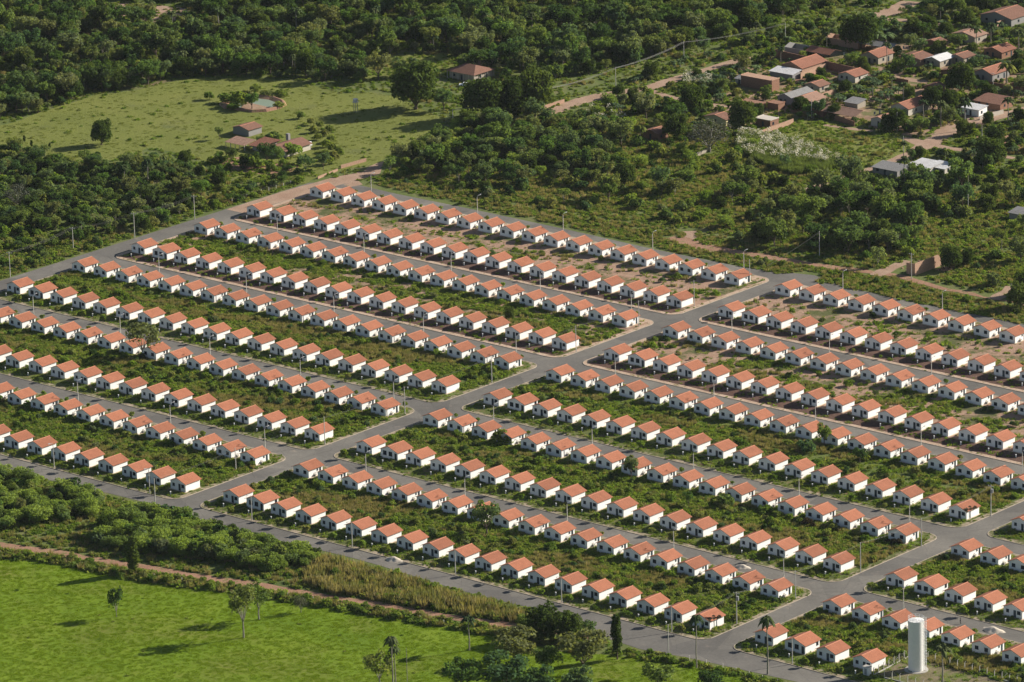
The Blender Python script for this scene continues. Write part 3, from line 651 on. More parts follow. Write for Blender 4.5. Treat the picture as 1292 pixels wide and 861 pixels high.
ROWS = {
    'L1': ((-210.23,115.46),(-200.25,115.6),(-190.42,115.62),(-180.53,115.67),(-170.59,115.76),(-160.67,115.81),(-150.76,115.87),(-140.84,115.91),(-130.92,115.96),(-120.99,116.0),(-111.06,116.04),(-101.12,116.07),(-91.18,116.1),(-81.23,116.13),(-71.29,116.15),(-61.57,116.0),(-51.55,116.07),(-41.56,116.1),(-31.6,116.12),(-21.63,116.13)),
    'L2': ((-211.57,84.38),(-200.29,84.69),(-190.27,85.11),(-180.1,85.15),(-170.16,85.04),(-160.15,85.0),(-150.21,84.91),(-140.12,84.95),(-130.17,84.9),(-120.23,84.85),(-110.3,84.82),(-100.37,84.79),(-90.45,84.77),(-80.53,84.75),(-70.62,84.75),(-60.72,84.75),(-50.82,84.76),(-40.92,84.78),(-30.93,84.87),(-21.07,84.88)),
    'L3': ((-210.64,56.7),(-200.78,56.59),(-190.64,56.69),(-180.45,56.82),(-170.27,56.96),(-160.4,56.89),(-150.31,56.98),(-140.39,56.96),(-130.46,56.95),(-120.54,56.95),(-110.63,56.95),(-100.72,56.95),(-90.81,56.96),(-80.9,56.98),(-71.0,57.0),(-61.1,57.03),(-51.2,57.06),(-41.25,57.13),(-31.39,57.15),(-21.45,57.23)),
    'L4': ((-210.94,26.02),(-200.1,26.0),(-190.5,26.07),(-180.22,26.16),(-170.05,26.2),(-159.95,26.21),(-150.03,26.11),(-140.09,26.03),(-130.0,26.09),(-120.05,26.07),(-110.11,26.05),(-100.18,26.04),(-90.26,26.04),(-80.34,26.06),(-70.44,26.08),(-60.54,26.11),(-50.65,26.16),(-40.69,26.26),(-30.77,26.36),(-20.92,26.42)),
    'L5': ((-211.34,-2.34),(-201.24,-2.06),(-191.08,-1.75),(-181.13,-1.61),(-171.17,-1.47),(-161.2,-1.33),(-151.4,-1.32),(-141.48,-1.24),(-131.56,-1.17),(-121.62,-1.1),(-111.69,-1.04),(-101.74,-0.98),(-91.79,-0.93),(-81.84,-0.88),(-71.88,-0.84),(-61.91,-0.8),(-51.94,-0.77),(-41.97,-0.74),(-31.99,-0.72),(-21.99,-0.7)),
    'L6': ((-211.4,-32.98),(-200.5,-32.91),(-190.82,-32.78),(-180.6,-32.7),(-170.64,-32.77),(-160.19,-32.47),(-150.15,-32.44),(-140.17,-32.44),(-130.21,-32.42),(-120.27,-32.39),(-110.33,-32.35),(-100.41,-32.29),(-90.49,-32.22),(-80.59,-32.14),(-70.7,-32.04),(-60.81,-31.94),(-50.93,-31.81),(-41.07,-31.69),(-31.25,-31.57),(-21.39,-31.4)),
    'L7': (None,(-201.39,-61.32),(-191.39,-61.32),(-181.48,-61.13),(-171.32,-60.79),(-161.26,-60.55),(-151.36,-60.45),(-141.17,-60.17),(-131.22,-60.09),(-121.08,-59.9),(-111.11,-59.85),(-101.13,-59.83),(-91.13,-59.81),(-81.13,-59.81),(-71.1,-59.83),(-61.07,-59.86),(-51.02,-59.9),(-40.96,-59.96),(-31.08,-60.16),(-20.96,-60.22)),
    'L8': (None,None,None,None,(-170.82,-92.1),(-160.83,-92.1),(-150.83,-92.1),(-140.54,-91.83),(-130.55,-91.77),(-120.37,-91.57),(-110.35,-91.47),(-100.34,-91.39),(-90.39,-91.34),(-80.38,-91.25),(-70.38,-91.16),(-60.38,-91.06),(-50.41,-90.98),(-40.51,-90.96),(-30.61,-90.92),(-20.63,-90.83)),
    'L9': (None,None,None,None,None,None,None,(-141.04,-120.17),(-131.04,-120.16),(-121.04,-120.16),(-110.99,-119.79),(-101.06,-119.58),(-91.06,-119.4),(-81.05,-119.28),(-71.0,-119.21),(-60.97,-119.22),(-50.9,-119.28),(-40.79,-119.37),(-30.64,-119.5),(-20.43,-119.64)),
    'L10': (None,None,None,None,None,None,None,None,None,None,(-110.18,-151.4),(-100.18,-151.4),(-90.18,-151.4),(-80.22,-151.16),(-70.17,-150.93),(-60.2,-150.81),(-50.09,-150.66),(-40.06,-150.62),(-29.98,-150.61),(-19.75,-150.55)),
    'M1': ((0.21,115.87),(10.09,116.01),(19.99,116.12),(30.23,116.42),(40.26,116.52),(50.31,116.58),(60.46,116.67),(70.65,116.73),(80.85,116.76),(91.05,116.73),(101.05,116.73),None,None,None,None,None,None,None,None),
    'M2': ((0.45,85.42),(10.95,85.41),(20.39,85.49),(30.43,85.54),(40.49,85.56),(50.56,85.58),(60.65,85.57),(70.77,85.57),(80.89,85.53),(91.12,85.56),(101.4,85.6),(111.6,85.55),(121.6,85.55),(131.59,85.55),None,None,None,None,None),
    'M3': ((0.26,57.12),(10.26,57.26),(20.21,57.33),(30.13,57.35),(40.13,57.4),(50.23,57.49),(60.31,57.53),(70.33,57.49),(80.37,57.45),(90.33,57.32),(100.56,57.36),(110.76,57.35),(121.08,57.4),(131.21,57.28),(141.2,57.28),(151.2,57.28),None,None,None),
    'M4': ((0.74,26.84),(11.29,26.9),(20.81,27.01),(30.74,27.0),(40.69,26.97),(50.65,26.92),(60.62,26.87),(70.6,26.8),(80.59,26.72),(90.59,26.62),(100.6,26.52),(110.76,26.5),(120.93,26.48),(131.16,26.48),(141.44,26.5),(151.7,26.49),(161.69,26.49),(171.69,26.49),None),
    'M5': ((0.41,-1.32),(10.27,-1.02),(20.07,-0.83),(29.93,-0.66),(39.92,-0.46),(49.82,-0.39),(59.76,-0.35),(69.72,-0.35),(79.72,-0.39),(89.74,-0.46),(99.79,-0.57),(109.87,-0.72),(119.98,-0.9),(130.1,-1.12),(140.35,-1.29),(150.67,-1.47),(161.03,-1.67),(171.41,-1.89),(181.4,-1.89)),
    'M6': ((0.68,-31.72),(10.97,-31.41),(20.29,-31.1),(30.07,-30.92),(39.89,-30.79),(49.75,-30.71),(59.65,-30.67),(69.59,-30.68),(79.57,-30.73),(89.58,-30.82),(99.63,-30.96),(109.71,-31.14),(119.82,-31.37),(129.96,-31.63),(140.13,-31.93),(150.59,-32.09),(160.96,-32.36),(171.35,-32.68),(181.81,-33.0)),
    'M7': ((-0.44,-58.88),(9.57,-58.85),(19.59,-58.82),(29.56,-58.85),(39.53,-58.9),(49.51,-58.95),(59.51,-59.01),(69.51,-59.09),(79.52,-59.17),(89.53,-59.26),(99.56,-59.37),(109.59,-59.48),(119.62,-59.6),(129.67,-59.73),(139.65,-59.92),(149.93,-59.9),(160.04,-60.02),(170.18,-60.13),(180.32,-60.25)),
    'M8': ((1.02,-90.82),(11.45,-90.69),(20.89,-90.54),(30.81,-90.46),(40.6,-90.49),(50.51,-90.45),(60.42,-90.45),(70.34,-90.45),(80.27,-90.47),(90.22,-90.5),(100.18,-90.54),(110.14,-90.6),(120.27,-90.56),(130.2,-90.68),(140.24,-90.75),(150.23,-90.86),(160.39,-90.87),(170.45,-90.98),(180.53,-91.08)),
    'M9': ((1.02,-118.99),(10.8,-118.79),(20.62,-118.6),(30.34,-118.54),(40.26,-118.36),(50.12,-118.29),(60.0,-118.24),(69.9,-118.21),(79.82,-118.21),(89.77,-118.23),(99.74,-118.27),(109.72,-118.34),(119.73,-118.43),(129.76,-118.55),(139.76,-118.71),(149.86,-118.85),(159.99,-118.98),(170.09,-119.18),(180.3,-119.32)),
    'M10': ((0.87,-149.21),(11.18,-149.38),(20.52,-149.55),(30.53,-149.57),(40.55,-149.6),(50.56,-149.63),(60.57,-149.66),(70.59,-149.68),(80.6,-149.71),(90.61,-149.74),(100.62,-149.76),(110.63,-149.79),(120.64,-149.82),(130.65,-149.84),(140.66,-149.87),(150.67,-149.89),(160.68,-149.92),(170.62,-149.99),(180.56,-150.07)),
    'Rb': ((202.99,-60.68),(213.35,-60.83),(223.35,-60.83),(233.35,-60.82),None,None,None,None,None),
    'Rc': ((202.82,-91.12),(213.71,-91.49),(223.74,-91.83),(234.22,-92.15),(244.21,-92.15),(254.2,-92.15),None,None,None),
    'Rd': ((202.4,-119.43),(212.65,-119.58),(223.09,-119.76),(233.37,-120.23),(243.98,-120.61),(254.63,-121.11),(265.21,-121.82),(275.19,-121.82),None),
    'Re': ((202.36,-149.62),(213.54,-149.77),(223.88,-149.92),(235.73,-149.24),(245.72,-149.24),(255.71,-149.24),(265.69,-149.25),(275.68,-149.25),(285.67,-149.25)),
    'Ra': ((203.12,-31.49),(213.13,-31.5),None,None),
}

ORD = ['', 'first', 'second', 'third', 'fourth', 'fifth', 'sixth', 'seventh', 'eighth', 'ninth', 'tenth', 'eleventh', 'twelfth', 'thirteenth', 'fourteenth', 'fifteenth', 'sixteenth', 'seventeenth', 'eighteenth', 'nineteenth', 'twentieth', 'twenty-first']
RNUM = {'Ra': 5, 'Rb': 4, 'Rc': 3, 'Rd': 2, 'Re': 1}
def where(r, i):
    rn = RNUM.get(r) or 11-int(r[1:])
    k = 20-i if r[0] == 'L' else i+1
    return ORD[k], 'central avenue' if r[0] != 'R' else 'right avenue', ORD[rn], {'L': 'left', 'M': 'middle', 'R': 'right'}[r[0]]
WIDE_ROWS = {'L2', 'L4', 'L6', 'L8', 'L10', 'M2', 'M4', 'M6', 'M8', 'M10', 'Rc', 'Re'}
FRONT_ROWS = WIDE_ROWS | {'Ra'}
houses = []; HOUSE_XY = []
for r, lst in ROWS.items():
    for i, q in enumerate(lst):
        if not q or (r == 'Re' and i > 3): continue
        HOUSE_XY.append(q)
        p = P(q[0]-3, q[1]+3, 2)
        if not (-16 < p[0] < 1308 and p[1] < 880): continue
        var = 'front' if r in FRONT_ROWS else 'back'
        if i == 1 and r in WIDE_ROWS: var = 'wide'
        if (r, i) in (('M6', 18), ('M10', 18)): var = 'broken'
        houses.append(((q[0]-CX)**2+(q[1]-CY)**2, r, i, q, var))
houses.sort(key=lambda t: t[0])
print('houses in view', len(houses))
protos = {}
for k, (d2, r, i, q, var) in enumerate(houses[:300]):
    if var not in protos: o = protos[var] = estate_house(var)
    else: o = copy_tree(protos[var])
    o.location = (q[0], q[1], .15); o.rotation_euler = (0, 0, 0)
    a, av, rn, blk = where(r, i)
    lead = {'front': 'white house, orange roof', 'back': 'white house, orange roof', 'wide': 'wide white house', 'broken': 'white house, damaged roof'}[var]
    tag(o, '%s, %s from %s, %s row from lowest road, %s block' % (lead, a, av, rn, blk), 'house', 'identical small houses of the new estate')
# the farthest rows beyond the first 300: the same house shapes in one object
def merge_tree(o, mb_list, off):
    """collect (vertices, faces, material) of a thing and its parts, in the thing's own frame"""
    def rec(q, mtx):
        mq = mtx @ (Matrix.Translation(q.location) @ q.rotation_euler.to_matrix().to_4x4())
        if q.data: mb_list.append((q.data, mq.copy()))
        for ch in q.children: rec(ch, mq)
    for ch in o.children: rec(ch, Matrix.Identity(4))
mats = []; V_, F_, MI = [], [], []
for d2, r, i, q, var in houses[300:]:
    if var not in protos: protos[var] = None
    parts = []; merge_tree(protos[var], parts, q)
    for me, mx in parts:
        m0 = me.materials[0]
        if m0 not in mats: mats.append(m0)
        n = len(V_); T_ = Matrix.Translation((q[0], q[1], .15)) @ mx
        V_ += [tuple(T_ @ v.co) for v in me.vertices]; F_ += [tuple(n+x for x in p.vertices) for p in me.polygons]; MI += [mats.index(m0)]*len(me.polygons)
me = bpy.data.meshes.new('far_houses'); me.from_pydata(V_, [], F_)
for m0 in mats: me.materials.append(m0)
me.polygons.foreach_set('material_index', MI)
tag(link('far_houses', me), 'farthest rows of small white houses with orange roofs at the back of the estate', 'houses', kind='stuff')
HXY = np.array(HOUSE_XY)
def near_house(p, m=.7):
    r_ = np.zeros(len(p), bool)
    for x, y in HXY: r_ |= (p[:, 0] > x-6.4-m) & (p[:, 0] < x+m) & (p[:, 1] > y-m) & (p[:, 1] < y+6.1+m)
    return r_
# meter posts at the front of the houses that face the camera
mp = MB(); mp.box(-.14, -.1, 0, .14, .1, .95); mp.box(-.18, -.14, .95, .18, .14, 1.02); mpm = mp.mesh('meter_post', WALL)
mbx = MB(); mbx.box(-.08, -.13, .6, .08, -.1, .8); mbm = mbx.mesh('meter_box', CONC)
for d2, r, i, q, var in houses:
    if r in WIDE_ROWS:
        o = link('meter_post', mpm, None, (q[0]-2.4+rng.uniform(-.2, .2), q[1]-4.2, .16)); link('meter_box', mbm, o)
        a, av, rn, blk = where(r, i); tag(o, 'white meter post before %s house from %s, %s row from lowest road, %s block' % (a, av, rn, blk), 'meter post', 'meter posts in the front yards')

# ------------------------------------------------------------------ village buildings
BRICK = simple('brick', (.25, .135, .09), .9, .25, 2.5)
BRICKL = simple('pale_brick', (.38, .24, .17), .9, .2, 2)
PLAST = wall_mat('old_render', (.36, .32, .26), (.30, .20, .13))
PLASTW = wall_mat('pale_render', (.52, .48, .42), (.36, .26, .18))
PLASTY = wall_mat('cream_render', (.62, .55, .32), (.34, .26, .14))
PLASTG = wall_mat('grey_render', (.26, .255, .25), (.22, .17, .13))
TILE_OLD = tile_mat('old_tiles', (.22, .115, .08), .1, 0, .6)
TILE_RED = tile_mat('red_tiles', (.27, .12, .078), .1, 0, .7)
TILE_PINK = tile_mat('pink_tiles', (.33, .205, .15), .1, 0, .65)
SHEETM = tile_mat('grey_sheet', (.25, .25, .25), .1, 0, .7)
SHEETW = tile_mat('white_sheet', (.60, .61, .62), .05, 0, .85)
FOOT = []
def hip_roof(w, d, h, rise, ov=.9, ridge=.4, th=.1):
    mb = MB(); x0, x1, y0, y1 = -w-ov, ov, -ov, d+ov; z0 = h-.1; zr = h+rise; a = ridge*w/2; xm, ym = -w/2, d/2
    vs = [(x0, y0, z0), (x1, y0, z0), (x1, y1, z0), (x0, y1, z0), (xm-a, ym, zr), (xm+a, ym, zr)]
    mb.add(vs, [(0, 1, 5, 4), (1, 2, 5), (2, 3, 4, 5), (3, 0, 4), (0, 3, 2, 1)]); return mb
def village_house(px, py, w, d, label, h=2.7, rise=1.3, axis='y', roof=TILE_RED, wall=PLAST, rz=0, name='village_house', cat='house', wins=2, kind='gable'):
    x, y = G(px, py); e = empty(name, (x, y, .02), math.radians(rz)); FOOT.append((x-w/2, y+d/2, math.hypot(w, d)/2+.5))
    body = e
    if kind == 'gable':
        if axis == 'y':
            obj('wall', gable_walls(w, d, h, rise), wall, e); rf = obj('roof', gable_roof(w, d, h, rise, .5, .5), roof, e); obj('ridge_cap', ridge_cap(w, d, h, rise), RIDGE if roof not in (SHEETM, SHEETW) else roof, rf)
        else:
            wl = gable_walls(d, w, h, rise).mesh('wall', wall); link('wall', wl, e, (-w, 0, 0), math.pi/2)
            rf = link('roof', gable_roof(d, w, h, rise, .5, .5).mesh('roof', roof), e, (-w, 0, 0), math.pi/2)
            # gable_walls spans x -d..0, y 0..w; a quarter turn about the far left corner lays it along x
            for o_ in (e.children[0], rf): o_.location = (0, 0, 0); o_.rotation_euler = (0, 0, math.pi/2); 
            obj('ridge_cap', ridge_cap(d, w, h, rise), RIDGE if roof not in (SHEETM, SHEETW) else roof, rf)
    elif kind == 'hip':
        mb = MB(); mb.box(-w, 0, 0, 0, d, h); obj('wall', mb, wall, e); obj('roof', hip_roof(w, d, h, rise), roof, e)
        vp = MB()
        for xx in np.linspace(-w-.6, .6, 6): vp.box(xx-.08, -.65, 0, xx+.08, -.5, h-.1)
        for yy in np.linspace(0, d, 4): vp.box(.45, yy, 0, .6, yy+.15, h-.1)
        obj('veranda_posts', vp, PLASTW, e)
    elif kind == 'flat':
        mb = MB(); mb.box(-w, 0, 0, 0, d, h); obj('wall', mb, wall, e)
        mb = MB(); mb.box(-w-.15, -.15, h+.003, .15, d+.15, h+.16); mb.box(-w-.1, -.1, h+.16, -w+.1, d+.1, h+.42); mb.box(-.1, -.1, h+.16, .1, d+.1, h+.42); obj('roof', mb, roof, e)
    elif kind == 'shed':
        mb = MB(); mb.box(-w, 0, 0, 0, d, h-.3); obj('wall', mb, wall, e)
        mb = MB(); mb.add([(-w-.4, -.5, h-.35), (.4, -.5, h-.35), (.4, d+.5, h+rise), (-w-.4, d+.5, h+rise), (-w-.4, -.5, h-.27), (.4, -.5, h-.27), (.4, d+.5, h+rise+.08), (-w-.4, d+.5, h+rise+.08)], [(0, 3, 2, 1), (4, 5, 6, 7), (0, 1, 5, 4), (1, 2, 6, 5), (2, 3, 7, 6), (3, 0, 4, 7)]); obj('roof', mb, roof, e)
    if kind in ('gable', 'hip', 'flat', 'shed'):
        if wins:
            opening(e, 'door', -w*.5, .0, .9, 2.1, 'front', w, d)
            if wins > 1: opening(e, 'window', -w*.8, 1.0, 1.1, 1.0, 'front', w, d)
            if wins > 2: opening(e, 'window', -w*.2, 1.0, 1.1, 1.0, 'front', w, d)
            opening(e, 'window', d*.35, 1.0, 1.0, 1.0, 'right', w, d)
            if d > 8: opening(e, 'door', d*.7, 0, .9, 2.1, 'right', w, d)
    tag(e, label, cat); return e
def wall_run(px0, px1, h, label, mat, t=.2, name='boundary_wall', posts=0, drop=False):
    a, b = Vector(G(*px0)), Vector(G(*px1)); L = (b-a).length; ang = math.atan2((b-a).y, (b-a).x); mb = MB(); mb.box(0, -t/2, -.1, L, t/2, h)
    e = empty(name, (a.x, a.y, 0), ang); obj('wall_panel', mb, mat, e); cpm = MB(); cpm.box(-.05, -t/2-.04, h+.003, L+.05, t/2+.04, h+.07); obj('coping', cpm, mat, e)
    if posts:
        for k in range(int(L/posts)+1): pm = MB(); pm.box(-.14, -t/2-.06, 0, .14, t/2+.06, h+.15); obj('pillar', pm, mat, e, (min(L, k*posts), 0, 0))
    tag(e, label, 'wall'); TRACKS.append((np.array([tuple(a), tuple(b)]), .4)); return e

vh = village_house
vh(1012, 96, 10, 15, 'large house with broad orange tiled roof beyond the white sheet lean-to', 3, 1.8, roof=TILE_RED, wall=BRICKL, wins=0)
vh(1000, 102, 11, 5, 'white sheet lean-to in front of the large orange roofed house', 2.6, .5, kind='shed', roof=SHEETW, wall=PLASTG, name='lean_to', cat='shed', wins=0)
vh(974, 116, 15, 4.6, 'long flat brick building with pale parapet among the banana plants', 4.2, 0, kind='flat', roof=BRICKL, wall=BRICK, wins=0)
vh(1000, 134, 7, 13, 'dark grey sheet roofed house beside the pink roofed house', 2.9, 1.3, roof=SHEETM, wall=PLASTG)
vh(1024, 138, 9, 8.5, 'pale pink tiled house behind the white reeds', 2.9, 1.5, roof=TILE_PINK, wall=PLAST, wins=3)
vh(958, 140, 9, 4, 'roofless red brick shell beside the round dark tree', 2.3, 0, kind='flat', roof=BRICK, wall=BRICK, wins=0)
vh(972, 162, 7, 5, 'small brick room with one white wall by the pale brick wall', 2.8, 0, kind='flat', roof=PLASTW, wall=BRICK, wins=1)
vh(916, 160, 10, 5, 'cream walled cottage with a brown tiled roof left of the round tree', 2.6, 1.2, axis='y', roof=TILE_OLD, wall=PLASTY, wins=1)
vh(830, 178, 7, 6, 'lone brick cottage with weathered red roof in the scrub', 2.7, 1.0, roof=TILE_OLD, wall=BRICK, wins=1)
vh(1079, 105, 8, 8, 'small house with bright orange roof beside the banana grove', 2.5, 1.2, roof=TILE_RED, wall=PLASTW)
vh(1108, 82, 8.4, 9.5, 'gabled house with red roof and cream walls in the village centre', 3.0, 1.6, roof=TILE_RED, wall=PLAST, wins=3)
vh(1136, 66, 16, 6, 'long grey roofed house behind the cream gabled house', 2.8, 1.0, axis='x', roof=SHEETM, wall=BRICKL)
vh(1161, 84, 10, 8, 'house with patched dark red and grey roof', 2.7, 1.0, roof=TILE_OLD, wall=BRICKL)
vh(1186, 86, 7, 9, 'gabled house with silver sheet roof', 2.7, 1.1, roof=SHEETW, wall=PLAST)
vh(1182, 119, 6, 5, 'small hut with a dark red roof beside the big dark tree', 2.3, .9, roof=TILE_OLD, wall=BRICK, wins=1)
vh(1146, 147, 8, 14, 'long house with orange brown roof and white end wall', 2.9, 1.6, roof=TILE_RED, wall=PLASTW)
vh(1097, 150, 15, 9, 'wide house with weathered pink brown roof facing the green lawn', 2.7, 1.3, axis='x', roof=TILE_PINK, wall=BRICK)
vh(1118, 162, 7, 7, 'small tiled house with white front beside the wide house', 2.7, 1.1, roof=TILE_PINK, wall=PLASTW, wins=1)
vh(1262, 140, 12, 8, 'low house with flat brown roof behind the small white building', 2.6, .8, kind='shed', roof=TILE_OLD, wall=BRICK)
vh(1235, 148, 7.6, 5.2, 'small bright white flat roofed building beside the earth road', 3.0, .2, kind='shed', roof=SHEETW, wall=WALL, wins=2, name='white_shop', cat='building')
vh(1252, 104, 8.5, 11, 'grey walled house with a stepped red roof beside the golden palm', 3.0, 1.6, roof=TILE_RED, wall=PLASTG, wins=2)
vh(1264, 75, 8.5, 9, 'brick house with orange roof among bananas at the right edge', 2.7, 1.4, roof=TILE_RED, wall=BRICK)
vh(1298, 118, 8, 8, 'brick house cut off at the right edge of the village', 2.7, 1.2, roof=TILE_OLD, wall=BRICK)
vh(1230, 56, 11, 8, 'house with pale brown roof behind palms near the top right', 2.8, 1.3, roof=TILE_PINK, wall=PLAST)
vh(1184, 62, 6, 5, 'tiny brown roofed shack between the village gardens', 2.4, .8, roof=TILE_OLD, wall=BRICK, wins=0)
vh(1276, 34, 15, 14, 'large house with dark brown tiled roof at the top right corner', 3, 2.0, roof=TILE_OLD, wall=PLASTG)
vh(1060, 74, 11, 7, 'grey walled house with orange roof behind the long brick wall', 3, 1.2, axis='x', roof=TILE_RED, wall=PLASTG)
vh(1132, 224, 11, 6, 'grey sheet roofed shed beside the thin palm', 2.5, .6, kind='shed', roof=SHEETM, wall=PLASTG, name='shed', cat='shed')
vh(1170, 222, 9, 9, 'shed with bright white sheet roof below the track', 2.6, .5, kind='shed', roof=SHEETW, wall=PLASTW, name='shed', cat='shed', wins=0)
vh(1192, 221, 7, 6, 'smaller white roofed shed at the right end of the sheds', 2.5, .4, kind='shed', roof=SHEETW, wall=PLASTW, name='shed', cat='shed', wins=1)
vh(1152, 219, 4, 5, 'little pale shed squeezed between the grey and white sheds', 2.2, .3, kind='shed', roof=SHEETW, wall=PLAST, name='shed', cat='shed', wins=0)
vh(1294, 281, 7, 5, 'low grey building cut by the right edge beyond the scrub', 2.8, .6, kind='shed', roof=SHEETM, wall=PLAST, name='shed', cat='shed', wins=0)
vh(938, 107, 4, 3, 'small hut with a pale sheet roof beside the long brick building', 2.2, .5, kind='shed', roof=SHEETM, wall=PLASTW, name='shed', cat='shed', wins=1)
vh(1034, 118, 7, 6, 'small brown roofed house behind the pink tiled house', 2.6, 1.0, roof=TILE_OLD, wall=PLAST, wins=1)
vh(1206, 100, 7, 6, 'half hidden brick shack beside the big garden tree', 2.5, .8, roof=TILE_OLD, wall=BRICK, wins=1)
vh(1216, 82, 7, 7, 'small brown roofed house between the silver roof and the right edge', 2.6, 1.0, roof=TILE_OLD, wall=PLAST, wins=1)
vh(982, 140, 5, 4, 'roofless corner room of red brick beside the grey roofed house', 2.4, 0, kind='flat', roof=BRICK, wall=BRICK, wins=0)
vh(1082, 138, 6, 5, 'little outbuilding with a grey sheet roof behind the wide house', 2.3, .5, kind='shed', roof=SHEETM, wall=PLAST, wins=0)
wall_run((1114, 100), (1146, 106), 1.5, 'low brown garden wall below the cream gabled house', BRICK)
wall_run((1200, 104), (1232, 112), 1.6, 'brick garden wall left of the stepped red roof', BRICK)
wall_run((977, 72), (1082, 96), 3.0, 'long brown brick wall round the village yard', BRICK)
wall_run((958, 172), (1001, 156), 1.8, 'pale brick wall at the upper edge of the lawn', BRICKL, .25)
wall_run((1010, 100), (1042, 88), 2.4, 'tall pale brick wall beside the large orange roof', BRICKL, .25)
wall_run((1030, 128), (1052, 120), 2.2, 'short pale wall behind the pink tiled house', BRICKL)
wall_run((1246, 110), (1300, 120), 2.2, 'brown brick wall below the stepped red roof', BRICK)
wall_run((1258, 36), (1310, 16), 2.6, 'pillared pink wall in front of the dark roofed house', BRICKL, .2, posts=4)
wall_run((1236, 152), (1266, 144), 1.6, 'pale fence wall along the earth road by the white building', PLASTW, .15)
wall_run((1054, 152), (1078, 160), 2.0, 'brick garden wall facing the lawn', BRICK)
wall_run((401, 226), (426, 216), .8, 'low cream wall beside the earth lane at the farm', BRICKL, .25)
wall_run((430, 213), (462, 204), 1.2, 'low cream wall at the corner of the far pasture', BRICKL, .25)
wall_run((687, 138), (712, 130), 1.4, 'pale roadside wall under the big mango trees', BRICKL, .2)
wall_run((872, 201), (896, 191), 1.4, 'broken pale wall in front of the grey tree', PLAST, .2)
# roofless brick ruin
x, y = G(1154.5, 348); e = empty('brick_ruin', (x, y, 0)); FOOT.append((x-2, y+6, 9)); TRACKS.append((np.array([(x-3., y), (x-1., y+13.)]), 4.5))
mb = MB(); mb.box(-3.6, 0, 0, 0, .2, 4.0); mb.box(-.2, .2, 0, 0, 13, 4.2); mb.box(-3.6, .2, 0, -3.4, 11, 2.2); mb.box(-3.4, 6, 0, -.2, 6.2, 3.4)
mb.add([(-.2, 13, 0), (0, 13, 0), (0, 13, 4.2), (-.2, 13, 4.2), (-.2, 15.5, 0), (0, 15.5, 0), (0, 15.5, 1.6), (-.2, 15.5, 1.6)], [(0, 3, 7, 4), (1, 5, 6, 2), (3, 2, 6, 7), (4, 7, 6, 5)]); obj('wall', mb, BRICKL, e)
mb = MB(); R_ = random.Random(2)
for i in range(60): 
    a, b, c_ = R_.uniform(1.5, 6), R_.uniform(9, 17), R_.uniform(.2, .6); mb.box(a, b, 0, a+c_, b+c_, c_*R_.uniform(.4, 1.2))
for i in range(40): 
    a, b, c_ = R_.uniform(-9, -3.7), R_.uniform(3, 14), R_.uniform(.2, .5); mb.box(a, b, 0, a+c_, b+c_, c_)
q_ = obj('rubble', mb, BRICKL, e); q_['kind'] = 'stuff'; tag(e, 'tall roofless pale brick ruin beside the two dark trees', 'ruin')

# farm in the far pasture
vh(300, 171, 0.01, 0.01, 'x') if False else None
fm_label = 'long farmhouse with red tiled roofs at the edge of the far pasture'
x, y = G(360, 199); e = empty('farmhouse', (x, y, 0)); e.scale = (.86, .8, .9); FOOT += [(x-8, y+5, 9), (x-20, y+3, 8), (x-26, y+1, 8)]
mb = gable_walls(11, 17, 2.8, 1.6); obj('wall', mb, PLASTW, e, (0, 0, 0)); obj('roof', gable_roof(11, 17, 2.8, 1.6, .8, .6), TILE_OLD, e)
w2 = MB(); w2.box(-20, 1, 0, -11.3, 9, 2.5); obj('side_wing', w2, PLASTW, e)
w2 = MB(); w2.add([(-21, -1, 2.35), (-10.6, -1, 2.35), (-10.6, 10, 3.8), (-21, 10, 3.8), (-21, -1, 2.45), (-10.6, -1, 2.45), (-10.6, 10, 3.9), (-21, 10, 3.9)], [(0, 3, 2, 1), (4, 5, 6, 7), (0, 1, 5, 4), (1, 2, 6, 5), (2, 3, 7, 6), (3, 0, 4, 7)]); obj('roof', w2, TILE_RED, e)
w2 = MB(); w2.add([(-33, -3, 2.3), (-21.3, -3, 2.3), (-21.3, 5, 3.3), (-33, 5, 3.3), (-33, -3, 2.4), (-21.3, -3, 2.4), (-21.3, 5, 3.4), (-33, 5, 3.4)], [(0, 3, 2, 1), (4, 5, 6, 7), (0, 1, 5, 4), (1, 2, 6, 5), (2, 3, 7, 6), (3, 0, 4, 7)]); obj('porch_roof', w2, TILE_PINK, e)
w2 = MB()
for xx in np.linspace(-32.6, -21.6, 5): w2.box(xx, -2.8, 0, xx+.2, -2.6, 2.35); w2.box(xx, 4.6, 0, xx+.2, 4.8, 3.25)
obj('porch_posts', w2, PLASTW, e); w2 = MB(); w2.box(-9, 11, 4.0, -7.6, 12.4, 6.6); obj('chimney', w2, PLASTG, e)
opening(e, 'door', -5, 0, 1, 2.1, 'front', 11, 17); opening(e, 'window', -9, 1, 1.2, 1.1, 'front', 11, 17); opening(e, 'window', 4, 1, 1.2, 1.1, 'right', 11, 17); tag(e, fm_label, 'farmhouse')
vh(314, 173, 8, 7, 'square tiled pavilion behind the farmhouse', 2.6, 1.0, roof=TILE_OLD, wall=PLASTG, name='pavilion', cat='pavilion', wins=0)
vh(598, 104, 12.5, 11, 'farmhouse with hipped brown roof between the big mango trees', 3.0, 2.2, roof=TILE_OLD, wall=PLAST, name='farmhouse', cat='farmhouse', kind='hip')
